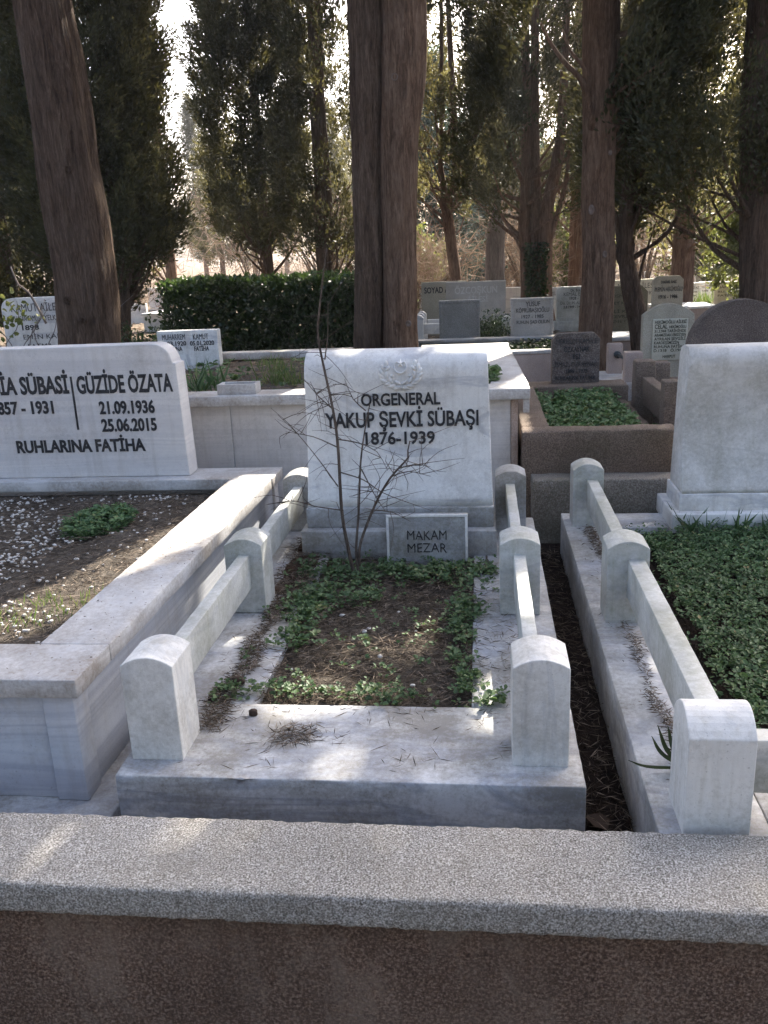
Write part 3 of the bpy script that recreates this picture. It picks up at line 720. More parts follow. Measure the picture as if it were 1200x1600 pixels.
for k, (x, y, w, zt, lab) in enumerate(((-6.5, 16.2, .38, .62, 'stepped pale stone marker far left beyond the leaning trunk'), (-5.9, 19.0, .5, .62, 'small sunlit white headstone far left of the pole'), (-.95, 15.5, .22, .78, 'small white headstone behind the twin trunk gap'), (3.3, 19, .4, .75, 'narrow pale headstone in the far distance right of centre'), (4.9, 20, .5, .8, 'square pale headstone in the far distance by the right trunk'), (2.9, 17.5, .4, .72, 'low white headstone in the distance behind the years stone'), (.55, 14.6, .3, .72, 'pale headstone edge between the Yusuf stone and the carved family stone'), (-1.5, 13.2, .4, .9, 'white headstone glimpsed left of the SOYAD stone'), (2.2, 18.5, .5, .8, 'pale headstone behind the slender leaning trunk'), (-7.4, 20, .6, .8, 'pale headstone in the sun at the far left'))):
    headstone(lab, x - w / 2, x + w / 2, y, .2, zt, .1, M['marble_white'], 'flat')

# ------------------------------------------------------------------ concrete graves on the right, middle distance
k1 = stone('concrete_kerb', (.262, 3.2, 4.46, 4.615, -.28, .15), M['kerb_concrete'], None, .008, .05, .003, 14)
tag(k1, 'long dark concrete kerb crossing behind the right grave', 'kerb')
g5 = thing('concrete_grave', (.65, 5.5, 0), 'brown concrete grave surround full of green weeds', 'grave surround')
stone('front_wall', (.215, 1.025, 4.62, 4.755, -.2, .382), M['kerb_brown'], g5, .012, .05, .004, 10)
stone('side_wall', (.218, .372, 4.757, 6.3, -.2, .380), M['kerb_brown'], g5, .012, .08, .004, 10)
stone('side_wall', (.90, 1.03, 4.757, 6.3, -.2, .26), M['kerb_brown'], g5, .012, .08, .004, 10)
stone('back_wall', (.30, 1.045, 6.30, 6.60, -.2, .361), M['kerb_brown'], g5, .012, .06, .005, 10)
patch('soil', .35, .92, 4.74, 6.32, .23, .03, M['soil_litter'], 'earth bed of the brown concrete grave', step=.06)
g6 = thing('concrete_grave', (1.4, 6.0, 0), 'mossy concrete grave surround with square posts and a low wall', 'grave surround')
stone('post', (1.035, 1.165, 5.98, 6.12, -.1, .565), M['kerb_brown'], g6, .008, .08, .002, 12)
stone('post', (1.20, 1.325, 6.28, 6.40, -.1, .515), M['kerb_brown'], g6, .008, .08, .002, 12)
stone('post', (1.065, 1.20, 5.18, 5.30, -.2, .545), M['kerb_brown'], g6, .008, .08, .002, 12)
stone('rail', (1.08, 1.15, 5.302, 5.978, .28, .46), M['kerb_brown'], g6, .006, .08, .002, 12)
stone('rail', (1.327, 2.3, 6.30, 6.37, .2, .40), M['kerb_brown'], g6, .006, .08, .002, 12)
stone('rail', (1.202, 2.6, 5.20, 5.27, .1, .40), M['kerb_brown'], g6, .006, .08, .002, 12)
g7 = thing('pipe_railed_grave', (1.25, 7.7, .05), 'pinkish concrete grave surround with iron pipe rail between stub posts', 'grave surround')
stone('post', (1.135, 1.265, 8.0, 8.12, .0, .47), M['pink_concrete'], g7, .008, .1, .002, 12)
stone('post', (1.20, 1.345, 7.45, 7.58, .0, .455), M['pink_concrete'], g7, .008, .1, .002, 12)
stone('kerb', (1.02, 1.36, 7.40, 8.2, .0, .205), M['marble_cap'], g7, .006, .1, .002, 12)
tubes('pipe', [[(1.22, 7.99, .375, .014), (1.255, 7.6, .365, .014)]], M['iron'], g7, 8, .2)
tubes('flange', [[(1.213, 8.001, .377, .032), (1.218, 7.97, .376, .032)]], M['iron'], g7, 10, .2)
g8 = thing('low_grave', (.5, 9.3, .1), 'low pinkish walled grave with pale coping left of the big right trunk', 'grave surround')
stone('wall', (.12, .93, 8.50, 8.60, -.05, .345), M['pink_concrete'], g8, .006, .1, .002, 12)
stone('coping', (.11, .94, 8.49, 8.66, .346, .376), M['marble_cap'], g8, .004, .1, .001, 12)
stone('wall', (-.70, .93, 9.75, 9.86, -.05, .355), M['stone_grey'], g8, .006, .1, .002, 12)
stone('coping', (-.71, .94, 9.74, 9.93, .356, .385), M['marble_cap'], g8, .004, .1, .001, 12)
stone('side_wall', (.13, .21, 8.61, 9.74, -.05, .34), M['pink_concrete'], g8, .006, .1, .002, 12)
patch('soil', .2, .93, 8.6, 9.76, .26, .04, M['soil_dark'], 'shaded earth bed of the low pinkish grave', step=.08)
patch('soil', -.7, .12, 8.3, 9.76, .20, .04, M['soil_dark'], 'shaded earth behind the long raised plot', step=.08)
g9 = thing('railed_grave', (-.2, 11.2, .2), 'distant white grave surround with stub posts before the carved family stone', 'grave surround')
for (x, y) in ((-.74, 10.55), (-.745, 10.9), (-.75, 11.25), (.32, 10.95)):
    prism('post', arch_prof(x, .115, .2, .57 if x < 0 else .50, .035), 'y', y, y + .12, M['marble_white'], g9, .004)
stone('rail', (-.685, -.47, 10.58, 10.63, .38, .50), M['marble_white'], g9, .003, .2)
stone('rail', (-.69, -.47, 11.28, 11.33, .40, .50), M['marble_white'], g9, .003, .2)
stone('kerb', (-.80, .42, 10.45, 10.545, .1, .31), M['marble_white'], g9, .004, .1)
stone('kerb', (-.82, -.70, 10.548, 11.6, .1, .30), M['marble_white'], g9, .004, .1)
ur = thing('urn', (.352, 11.5, .2), 'small grey stone urn at the right end of the carved family stone', 'urn')
pr = [(.045, .30), (.05, .31), (.022, .33), (.018, .36), (.035, .385), (.058, .42), (.066, .47), (.06, .50), (.068, .515), (.066, .525), (.045, .52)]
V = []; F = []
for r, z in pr:
    for k in range(14): V.append((.352 + r * math.cos(k * math.pi / 7), 11.5 + r * math.sin(k * math.pi / 7), z))
for i in range(len(pr) - 1):
    for k in range(14): F.append((i * 14 + k, i * 14 + (k + 1) % 14, (i + 1) * 14 + (k + 1) % 14, (i + 1) * 14 + k))
from_arrays('bowl', V, F, M['stone_grey'], ur, True)
stone('pedestal', (.29, .415, 11.44, 11.56, .15, .302), M['stone_grey'], ur, .004, .1)
sr = thing('sarcophagus', (-5.3, 14.2, .25), 'white marble tomb chest far left beside the thin sunlit pole trunk', 'tomb')
prism('chest', [(-5.52, .26), (-5.0, .26), (-5.0, .50), (-5.06, .52), (-5.46, .52), (-5.52, .50)], 'y', 14.0, 14.9, M['marble_white'], sr, .006)
stone('lid', (-5.55, -4.97, 13.97, 14.93, .521, .56), M['marble_white'], sr, .006, .2)
tb = thing('tomb_slab', (1.6, 10.1, .3), 'sunlit white tomb slab between the big trunk and the slender trunk', 'tomb')
stone('slab', (1.25, 1.72, 9.85, 10.5, .30, .345), M['marble_white'], tb, .008, .1, .002, 8)
stone('tomb_body', (1.28, 1.70, 9.88, 10.47, .1, .299), M['pink_concrete'], tb, .006, .1)
tb2 = thing('tomb_slab', (2.9, 13, .3), 'sunlit white tomb slab behind the round-topped brown stone', 'tomb')
stone('slab', (2.45, 3.25, 12.6, 13.4, .42, .46), M['marble_white'], tb2, .008, .1, .002, 8)
stone('tomb_body', (2.48, 3.22, 12.63, 13.37, .15, .419), M['pink_concrete'], tb2, .006, .1)

# ------------------------------------------------------------------ trees
# gaps in the canopy: where the crowns leave the sun through (outlines on the ground or stone below, height, share of leaves missing there)
GAPS = [
    ([(-1.62, 2.40), (-1.54, 2.60), (-1.36, 2.84), (-1.02, 3.62), (-.98, 4.52), (-1.12, 4.62), (-1.36, 3.99), (-1.45, 3.34), (-1.64, 3.03), (-1.70, 2.76)], .22, 1.0),
    ([(-.47, 1.93), (-.35, 1.93), (-.33, 2.13), (-.43, 2.14)], 0, 1.0),
    ([(-.86, 2.38), (-.83, 2.57), (-.62, 2.56), (-.31, 2.53), (-.28, 2.42), (-.57, 2.35), (-.82, 2.28)], 0, .9),
    ([(.08, 2.78), (.17, 2.78), (.17, 2.52), (.09, 2.52)], .24, .95),
    ([(.51, 3.0), (.60, 3.0), (.59, 2.72), (.50, 2.72)], .24, .95),
    ([(-1.22, 1.76), (-1.1, 1.76), (-1.04, 1.7), (-1.04, 1.55), (-1.13, 1.52)], .03, .95),
    ([(-.84, 1.78), (-.54, 1.78), (-.55, 1.68), (-.78, 1.68)], .03, .7),
    ([(-.56, 3.82), (.08, 3.82), (.08, 4.12), (-.56, 4.12)], .91, 1.0),
    ([(-.5, 5.0), (.32, 4.75), (.32, 7.1), (-.5, 7.1)], .60, 1.0),
    ([(.2, 2.0), (.27, 2.0), (.27, 2.3), (.2, 2.3)], 0, .9),
    ([(-1.0, 4.05), (-.9, 4.05), (-.9, 4.3), (-1.0, 4.3)], .3, 1.0),
]
def in_poly(X, Y, poly):
    inside = np.zeros(len(X), bool); n = len(poly); j = n - 1
    for i in range(n):
        xi, yi = poly[i]; xj, yj = poly[j]
        c = ((yi > Y) != (yj > Y)) & (X < (xj - xi) * (Y - yi) / (yj - yi + 1e-12) + xi)
        inside ^= c; j = i
    return inside
def grow(poly, d):
    c = np.mean(np.array(poly), 0); out = []
    for p in poly:
        v = np.array(p) - c; out.append(tuple(np.array(p) + v / (np.linalg.norm(v) + 1e-9) * d))
    return out
GAPS = [(grow(p, -.025 if i == 1 else .11 if i == 0 else .05 if i < 7 else .08), z, s_) for i, (p, z, s_) in enumerate(GAPS)]
def keep_mask(P, rng, D=None, L=None):
    keep = np.ones(len(P), bool)
    pts = [P] if D is None else [P, P + unit(D) * (L * .5)[:, None], P + unit(D) * L[:, None]]
    for poly, z, share in GAPS:
        hit = np.zeros(len(P), bool)
        for Q in pts:
            t = (Q[:, 2] - z) / SUN[2]
            hit |= in_poly(Q[:, 0] - t * SUN[0], Q[:, 1] - t * SUN[1], poly) & (Q[:, 2] > z + .8)
        keep &= ~(hit & (rng.random(len(P)) < share))
    return keep

def clump_leaves(C, A, S, K, L, rng, mat_shift=0.0):
    """spray-shaped tufts of scale leaves: C centres, A axes, S sizes, K leaves each, L leaf length"""
    rep = np.repeat(np.arange(len(C)), K); n = len(rep)
    t = rng.random(n) * 1.3 - .55; s = S[rep]
    rad = unit(rng.normal(size=(n, 3))) * (np.sqrt(rng.random(n)) * .34 * (1 - .55 * np.clip(t, 0, 1)))[:, None]
    P = C[rep] + A[rep] * (t * s)[:, None] + rad * s[:, None]
    D = A[rep] * .9 + unit(rad) * .55 + rng.normal(size=(n, 3)) * .3
    rnd = np.clip(np.repeat(rng.random(len(C)) * .65, K) + rng.random(n) * .35 + .25 * np.clip(t, 0, 1) - .1, 0, 1)
    return P, D, L[rep] * (.7 + .6 * rng.random(n)), rnd

def crown_clumps(cx, cy, zb, zt, R, n, rng, prof=(.14, .5, .5), hollow=.35, up=.8, gap=.0, ragged=.25, sq=1.0, zvis=None, vf=.62, droop=1.0):
    out_c = []; out_a = []; tries = 0; sd = rng.random() * 50
    while len(out_c) < n and tries < n * 8:
        tries += 1
        t = rng.random()
        if zvis and zvis > zb and rng.random() < vf: t = rng.random() * (zvis - zb) / (zt - zb)
        z = zb + (zt - zb) * t
        f = min(1.0, (t / prof[0]) ** prof[1]) * max(.02, 1 - t) ** prof[2]
        th = rng.random() * 2 * math.pi
        rr = R * f * (hollow + (1 - hollow) * math.sqrt(rng.random()))
        rr *= 1 + ragged * noise.noise(Vector((math.cos(th) * 1.6 + sd, math.sin(th) * 1.6, z * .9)))
        x = cx + rr * math.cos(th); y = cy + rr * math.sin(th) * sq
        if rng.random() > (1.3 - f * .3): continue
        if gap and z < (zvis or 99) + .3 and noise.noise(Vector((x * 1.1 + sd, y * 1.1, z * .8))) > .45 - gap: continue
        if z < zb + .9: z -= (.15 + .55 * max(0, noise.noise(Vector((math.cos(th) * 2.2 + sd, math.sin(th) * 2.2, 5)))) * 1.6) * rng.random() * droop
        out_c.append((x, y, z))
        a = np.array([math.cos(th) * (1 - up * .6), math.sin(th) * (1 - up * .6), up]) + rng.normal(size=3) * .22
        out_a.append(a / np.linalg.norm(a))
    return np.array(out_c), np.array(out_a)

def trunk_part(pts, mat, root, seg=26, step=.07, ridge=.10, name='trunk', seed=0):
    V, F = tube_arrays(pts, seg, step, ridge, 3.2, seed)
    return from_arrays(name, V, F, mat, root, True)

def tree(name, label, trunks, crowns, tmat='bark', seed=1, branches=26, group='cypress trees among the graves', seg=26, limbs=(), ridge=.10):
    rng = np.random.default_rng(seed)
    b = trunks[0][0]; lm = M[tmat if isinstance(tmat, str) else tmat[0]]
    root = thing(name, (b[0], b[1], b[2]), label, 'tree', group)
    for i, t in enumerate(trunks): trunk_part(t, M[tmat if isinstance(tmat, str) else tmat[i]], root, int(seg * 1.5), .05, ridge, 'trunk', seed * 3.7 + i * 9)
    for i, l in enumerate(limbs): tubes('branch', [l], lm, root, 7, .06, ridge=.05)
    for c in crowns:
        cx, cy, zb, zt, R, n, k, L, mat = c[:9]; kw = c[9] if len(c) > 9 else {}
        zvis = 1.85 + .27 * cy
        C, A = crown_clumps(cx, cy, zb, zt, R, n, rng, zvis=zvis if zb < zvis - .6 else None, **kw)
        S = (.30 + .22 * rng.random(len(C))) * (R / 1.1) ** .4
        coarse = (C[:, 2] > zvis) | (np.hypot(C[:, 0] - cx, C[:, 1] - cy) < R * .5)
        high = C[:, 2] > zvis
        Lc = np.where(high, L * 2.4, np.where(coarse, L * 1.25, L * .92)); Kc = np.where(high, max(8, int(k * .40)), np.where(coarse, int(k * .8), int(k * 1.6)))
        P, D, LL, rnd = clump_leaves(C, A, S, Kc, Lc, rng)
        m = keep_mask(P, rng, D, LL)
        Wd = np.where(LL > L * 1.5, .38, .36) * LL
        leaves('crown', P[m], D[m], LL[m], Wd[m], M[mat], root, rng, .2, rnd[m])
        # limbs that carry the lowest sprays
        low = np.argsort(C[:, 2])[:branches * 3]; lines = []
        tz = trunks[0]
        for i in rng.permutation(low)[:branches]:
            e = C[i]; z0 = max(tz[0][2] + .5, e[2] - .35 - .5 * rng.random())
            x0 = np.interp(z0, [q[2] for q in tz], [q[0] for q in tz]); y0 = np.interp(z0, [q[2] for q in tz], [q[1] for q in tz])
            mid = ((x0 + e[0]) / 2 + rng.normal() * .06, (y0 + e[1]) / 2 + rng.normal() * .06, (z0 + e[2]) / 2 - .05 + rng.normal() * .05)
            if not keep_mask(np.array([mid, e, (np.array(mid) + e) / 2]), rng).all(): continue
            r = .012 + .014 * rng.random()
            lines.append([(x0, y0, z0, r * 1.5), (*mid, r), (e[0], e[1], e[2], r * .35)])
        if lines: tubes('branches', lines, lm, root, 5, .14)['kind'] = 'stuff'
    return root

CY = 'cypress'; CO = 'cypress_olive'
T_L = tree('cypress_tree', 'thick straight trunk behind the wide cream headstone at the left', [[(-3.06, 6.5, .0, .27), (-3.02, 6.5, .75, .225), (-2.98, 6.5, 1.27, .212), (-2.99, 6.5, 2.09, .198), (-3.0, 6.5, 2.64, .188), (-3.02, 6.5, 3.13, .18), (-3.05, 6.5, 5, .15), (-3.05, 6.5, 9, .07)]],
     [(-3.0, 6.6, 4.0, 11, 1.5, 420, 60, .10, CY)], seed=3, seg=36, ridge=.15)
T_twin = tree('cypress_tree', 'left and right stems of the twin trunk right behind the scrolled headstone', [[(-.90, 7.02, .3, .15), (-.90, 7.02, .59, .118), (-.86, 7.02, 1.32, .110), (-.85, 7.02, 2.02, .110), (-.81, 7.02, 3.1, .122), (-.8, 7.05, 6, .09), (-.8, 7.05, 9, .04)],
     [(-.63, 6.98, .3, .17), (-.645, 6.98, .58, .138), (-.62, 6.98, 1.31, .126), (-.605, 6.98, 2.0, .130), (-.525, 6.98, 3.07, .148), (-.45, 7.0, 6, .11), (-.4, 7.0, 9, .05)]],
     [(-.5, 7.4, 3.6, 11.5, 1.7, 760, 60, .10, CY)], ('bark', 'bark_warm'), seed=4, seg=36, ridge=.13)
T_R = tree('cypress_tree', 'tall straight trunk behind the dark Özkaynak headstone, bare branches above', [[(1.10, 8.5, -.02, .19), (1.08, 8.5, .30, .155), (1.085, 8.5, .65, .143), (1.09, 8.5, 1.23, .136), (1.065, 8.5, 1.79, .135), (1.06, 8.5, 2.58, .136), (1.065, 8.5, 3.33, .14), (1.08, 8.5, 6, .10), (1.1, 8.5, 10, .04)]],
     [(1.2, 8.8, 2.75, 12, 1.5, 900, 90, .062, CY, dict(hollow=.5, vf=.30, gap=.12))], 'bark_warm', seed=5, seg=34, ridge=.16,
     limbs=[[(1.0, 8.4, 2.3, .034), (.93, 8.3, 2.56, .028), (.86, 8.3, 2.71, .024), (.72, 8.3, 2.85, .02), (.59, 8.3, 3.03, .014), (.53, 8.3, 3.15, .008)], [(.95, 8.35, 2.5, .022), (.91, 8.3, 2.76, .018), (.78, 8.3, 2.92, .014), (.71, 8.3, 3.09, .008)], [(1.1, 8.5, 2.9, .03), (1.16, 8.4, 3.01, .024), (1.29, 8.4, 3.05, .02), (1.48, 8.4, 3.01, .014), (1.58, 8.4, 3.11, .008)]])
tree('cypress_tree', 'dense dark cypress left of the sky gap, its crown hanging low', [[(-4.24, 10, .05, .15), (-4.24, 10, .46, .11), (-4.18, 10, 1.01, .10), (-4.2, 10, 1.44, .09), (-4.09, 10, 2.13, .08), (-4.1, 10, 9, .03)], [(-4.22, 9.9, .3, .05), (-4.2, 9.9, .5, .045), (-4.1, 9.9, .94, .04), (-3.97, 9.9, 1.29, .03), (-3.76, 9.9, 1.49, .015)]],
     [(-4.40, 10.1, 1.35, 11.5, .95, 1150, 115, .062, CY, dict(prof=(.035, .5, .35)))], seed=6, branches=34)
tree('cypress_tree', 'dark cypress filling the left edge behind the lettered family stone', [[(-6.1, 11, .1, .14), (-6.1, 11, 2, .1), (-6.1, 11, 9, .03)]],
     [(-6.0, 11.2, .95, 11, 1.25, 800, 100, .066, CY, dict(prof=(.035, .5, .35)))], seed=7)
tree('cypress_tree', 'loose grey-green cypress right of the sky gap with ragged edge', [[(-3.5, 14.6, .2, .11), (-3.5, 14.6, 2, .08), (-3.55, 14.6, 10, .03)]],
     [(-3.58, 14.6, 1.75, 12, .82, 820, 90, .072, CY, dict(prof=(.03, .45, .3), gap=.16, ragged=.6))], seed=8)
tree('cypress_tree', 'dark cypress with a tall bare trunk between the sky gap and twin trunk', [[(-2.38, 14, .2, .17), (-2.4, 14, .95, .135), (-2.43, 14, 1.34, .13), (-2.4, 14, 2.28, .12), (-2.41, 14, 3.64, .11), (-2.37, 14, 4.91, .10), (-2.35, 14, 10, .03)]],
     [(-2.2, 14.2, 1.5, 12, .9, 480, 90, .072, CY, dict(prof=(.02, .45, .3), gap=.28, ragged=.7))], seed=9)
tree('cypress_tree', 'slim reddish leaning trunk with forked top above the SOYAD stone', [[(-.36, 14, .22, .13), (-.38, 14, .87, .095), (-.44, 14, 1.44, .085), (-.51, 14, 2.01, .082), (-.54, 14, 2.28, .05), (-.58, 14, 2.65, .04), (-.54, 14, 3.53, .03), (-.5, 14, 6, .02)], [(-.5, 14, 1.95, .06), (-.44, 14, 2.15, .055), (-.36, 14, 2.37, .05), (-.36, 14, 3.08, .045), (-.39, 14, 3.95, .04), (-.42, 14, 4.78, .035)]],
     [(-.5, 14.2, 2.3, 12, .75, 280, 90, .07, CO, dict(prof=(.02, .45, .3), gap=.36, ragged=.7))], 'bark_red', seed=10, seg=20, limbs=[[(-.52, 13.95, 2.05, .018), (-.7, 13.9, 2.2, .014), (-.9, 13.9, 2.45, .008)]])
tree('cypress_tree', 'cluster of reddish stems with ivy rising behind the Yusuf stone', [[(.66, 13, .22, .11), (.66, 13, .61, .085), (.65, 13, 1.21, .078), (.63, 13, 1.82, .07), (.65, 13, 2.9, .06), (.6, 13, 6, .03)], [(.82, 13.05, .22, .13), (.80, 13.05, .6, .10), (.77, 13.05, 1.21, .085), (.79, 13.05, 1.81, .075), (.76, 13.05, 3.3, .06), (.76, 13, 7, .03)], [(.93, 12.97, .22, .15), (.91, 12.97, .6, .115), (.92, 12.97, 1.2, .10), (.94, 12.97, 1.81, .085), (1.07, 12.97, 2.47, .07), (1.14, 12.97, 3.27, .055), (1.2, 13, 6, .02)], [(.94, 12.95, 1.25, .04), (.97, 12.95, 1.4, .04), (1.12, 12.95, 1.88, .034), (1.2, 12.95, 2.22, .025), (1.26, 12.95, 3, .015)]],
     [(.62, 13.1, 1.95, 12, .95, 500, 90, .07, CY, dict(prof=(.02, .45, .3), gap=.30, ragged=.7, vf=.5))], 'bark_red', seed=11, seg=20)
tree('cypress_tree', 'slender leaning trunk right of the big trunk with bare lower branches', [[(1.72, 9.5, .1, .13), (1.70, 9.5, .23, .11), (1.65, 9.5, .55, .10), (1.55, 9.5, .94, .092), (1.49, 9.5, 1.27, .07), (1.49, 9.5, 1.7, .062), (1.52, 9.5, 2.18, .055), (1.48, 9.5, 2.71, .05), (1.49, 9.5, 3.22, .045), (1.48, 9.5, 6, .03)], [(1.56, 9.5, .9, .05), (1.5, 9.5, 1.05, .04), (1.43, 9.5, 1.33, .03), (1.37, 9.5, 1.65, .02)], [(1.56, 9.48, .85, .035), (1.5, 9.48, 1.02, .03), (1.41, 9.48, 1.21, .025), (1.34, 9.48, 1.4, .015)]],
     [(1.62, 9.8, 1.75, 10, .72, 240, 90, .06, CY, dict(prof=(.08, .7, .4), hollow=.5, gap=.25))], 'bark', seed=12, seg=22)
tree('cypress_tree', 'dark trunk at the right edge behind the round-topped brown stone', [[(2.72, 9, -.0, .20), (2.68, 9, .67, .15), (2.64, 9, 1.16, .14), (2.58, 9, 1.91, .135), (2.53, 9, 2.84, .13), (2.5, 9, 6, .1), (2.5, 9, 10, .04)]],
     [(2.6, 9.3, 2.0, 12, 1.5, 1150, 85, .062, CY, dict(prof=(.02, .45, .4), hollow=.45, gap=.20, ragged=.6, vf=.45))], seed=13, seg=30)
tree('cypress_tree', 'added shade crown overhanging from beyond the right edge of the view', [[(4.4, 10.6, .1, .2), (4.4, 10.6, 3, .15), (4.4, 10.6, 11, .04)]], [(4.3, 10.6, 1.9, 13, 1.6, 700, 60, .09, CY, dict(vf=.3))], seed=14, branches=12)  # tree added mostly off frame so its crown keeps sun off the graves
tree('cypress_tree', 'dark crown between the slender trunk and the right trunk, far behind', [[(3.05, 14, .2, .17), (3.05, 14, 3, .13), (3.05, 14, 11, .04)]], [(3.05, 14, 1.9, 12, 1.1, 460, 80, .075, CO, dict(prof=(.02, .45, .3), gap=.32, ragged=.6))], 'bark_red', seed=15)
tree('cypress_tree', 'tall cypress behind the cluster of reddish stems', [[(1.75, 16.5, .25, .16), (1.75, 16.5, 3, .12), (1.75, 16.5, 12, .04)]], [(1.85, 16.5, 2.3, 11, .8, 320, 80, .085, CO, dict(prof=(.02, .45, .3), gap=.3, ragged=.6))], 'bark_red', seed=16)
tree('cypress_tree', 'thin sunlit pole-like trunk beside the hedge at the left', [[(-5.42, 15, .25, .11), (-5.38, 15, .92, .092), (-5.3, 15, 1.61, .086), (-5.3, 15, 8, .03)]], [(-5.85, 15.2, 1.7, 3.4, .45, 120, 90, .075, CO, dict(prof=(.2, .6, .5)))], 'bark_red', seed=17, seg=18)

# dead stump with a broken top
st = thing('dead_trunk', (.245, 14, .25), 'grey broken dead trunk between the reddish trunks', 'tree stump')
V, F = tube_arrays([(.24, 14.2, .2, .16), (.24, 14.2, .6, .135), (.245, 14.2, 1.2, .122), (.25, 14.2, 1.6, .11), (.26, 14.2, 1.75, .085), (.265, 14.2, 1.95, .05)], 22, .06, .30, 2.4, 5)
from_arrays('trunk', V, F, M['bark_grey'], st, True)
tubes('broken_limb', [[(.27, 14.2, 1.6, .05), (.31, 14.18, 1.78, .04), (.315, 14.18, 1.92, .02)]], M['bark_grey'], st, 8, .05)

# distant trees: three crowns shared by many individuals
proto = []
for i, (mt, n, k, L, R, H, kw) in enumerate((('cypress', 420, 70, .13, 1.15, 11, dict(prof=(.08, .6, .4), gap=.08)), ('cypress_olive', 360, 70, .13, 1.6, 8, dict(prof=(.2, .5, .5), gap=.2, ragged=.6, up=.5)), ('conifer_blue', 420, 70, .12, 1.3, 6, dict(prof=(.12, .6, .8), up=.4)))):
    rng = np.random.default_rng(40 + i)
    C, A = crown_clumps(0, 0, (1.6, 2.0, .1)[i], H, R, n, rng, **kw)
    P, D, LL, rnd = clump_leaves(C, A, .45 + .3 * rng.random(len(C)), np.full(len(C), k), np.full(len(C), L), rng)
    cr = leaves('crown', P, D, LL, LL * .4, M[mt], None, rng, .2, rnd)
    V, F = tube_arrays([(0, 0, -.3, .24), (0.03, 0, .5, .17), (.0, .04, 2.0, .14), (0, 0, H * .8, .04)], 14, .2, .1)
    tk = from_arrays('trunk', V, F, M['bark_red'], None, True)
    proto.append((cr.data, tk.data)); bpy.data.objects.remove(cr); bpy.data.objects.remove(tk)
def far_tree(kind, x, y, s, label):
    r = thing('far_tree', (x, y, gz(x, y)), label, 'tree', 'distant trees beyond the graves')
    for nm, me in zip(('crown', 'trunk'), proto[kind]):
        o = bpy.data.objects.new(nm, me); COL.objects.link(o); o.parent = r
    r.scale = (s, s, s); r.rotation_euler = (0, 0, x * 3 + y)
    return r
far_tree(0, -10.9, 35, .62, 'slim far cypress whose tip stands in the sky gap')
far_tree(2, -1.1, 21, .85, 'blue-green conifer far behind the slim leaning trunk')
far_tree(2, .5, 25, 1.1, 'blue-green conifer far behind the grey dead trunk')
rng = random.Random(8)
for i in range(28):
    y = rng.uniform(34, 70); k = rng.uniform(-.64, .37)
    if -.46 < k < -.235: continue
    kind = rng.choice((0, 0, 1, 1))
    far_tree(kind, k * y, y, rng.uniform(.5, .75) * (1 if y < 48 else 1.35), ('far dark cypress ', 'far olive-green tree ')[kind] + ('in the woodland beyond the left edge trees', 'in the woodland behind the thick left trunk', 'seen above the clipped hedge', 'in the gap right of the twin trunk', 'behind the ivy-grown stems', 'beyond the big right trunk', 'beyond the right edge trunk')[int(np.digitize(k, [-.55, -.37, -.13, .03, .1, .24]))])

mid = ((-10.2, 23.5, 1, .5), (-7.6, 26, 1, .5), (-6.9, 27, 1, .42), (-4.2, 26, 0, .45), (-2.6, 28, 1, .55), (.3, 24.5, 1, .5), (2.4, 26.5, 1, .5), (4.4, 25, 1, .5), (8.6, 26.5, 0, .6), (6.6, 27, 1, .55), (1.2, 30, 0, .55), (5.2, 31, 1, .6), (9.5, 29, 1, .6), (-14.5, 26, 0, .6))
midlab = ('left of the thick left trunk', 'just left of the sky gap', 'low in the sky gap', 'above the middle of the hedge', 'above the right end of the hedge', 'behind the grey dead trunk', 'just right of the ivy-grown stems', 'behind the slender leaning trunk', 'behind the right edge trunk', 'behind the sunlit shrub', 'between dead trunk and ivy-grown stems', 'right of the slender leaning trunk', 'at the right edge of the view', 'at the left edge of the view')
for (x, y, kind, s_), l_ in zip(mid, midlab): far_tree(kind, x, y, s_, ('mid-distance dark cypress ', 'mid-distance olive tree ')[kind] + l_)

# unseen cypresses added behind the viewer to dim the sky light on the stones
for i, (x, y, s_) in enumerate(((-5.5, -6.5, 1.1), (-1.9, -7.5, 1.1), (1.8, -7.0, 1.05), (5.6, -7.2, 1.1))):
    far_tree(0, x, y, s_, 'unseen dark cypress added behind the viewer to block sky light, ' + ('farthest left', 'left of the middle', 'right of the middle', 'farthest right')[i])

# leafy sunlit shrubs
def shrub(label, x, y, z0, z1, rx, ry, n, k, L, mat, seed, stems=7, name='shrub'):
    rng = np.random.default_rng(seed); g = gz(x, y)
    root = thing(name, (x, y, g), label, 'shrub', None)
    u = unit(rng.normal(size=(n, 3))) * (rng.random(n)[:, None] ** .4)
    C = np.stack([x + u[:, 0] * rx, y + u[:, 1] * ry, (z0 + z1) / 2 + u[:, 2] * (z1 - z0) / 2], 1)
    A = unit(u + np.array([0, 0, .5]) + rng.normal(size=(n, 3)) * .4)
    P, D, LL, rnd = clump_leaves(C, A, .2 + .15 * rng.random(n), np.full(n, k), np.full(n, L), rng)
    D = rng.normal(size=D.shape) + np.array([0, 0, .3])
    m = keep_mask(P, rng, D, LL)
    leaves('foliage', P[m], D[m], LL[m], LL[m] * .55, M[mat], root, rng, .2, rnd[m])
    lines = []
    for i in range(stems):
        e = C[i]; lines.append([(x + rng.normal() * .08, y + rng.normal() * .08, g - .05, .02), ((x + e[0]) / 2, (y + e[1]) / 2, (g + e[2]) / 2, .014), (e[0], e[1], e[2], .004)])
    tubes('stems', lines, M['bark_dry'], root, 5, .15)
    return root
shrub('broad-leaved sunlit shrub left of the right edge trunk', 4.25, 14.4, .3, 2.3, .75, .6, 170, 60, .075, 'shrub_leaf', 21)
shrub('yellow-green sunlit bush behind the years stone', 4.9, 19.5, .3, 2.6, 1.3, .9, 180, 60, .10, 'shrub_leaf', 22)
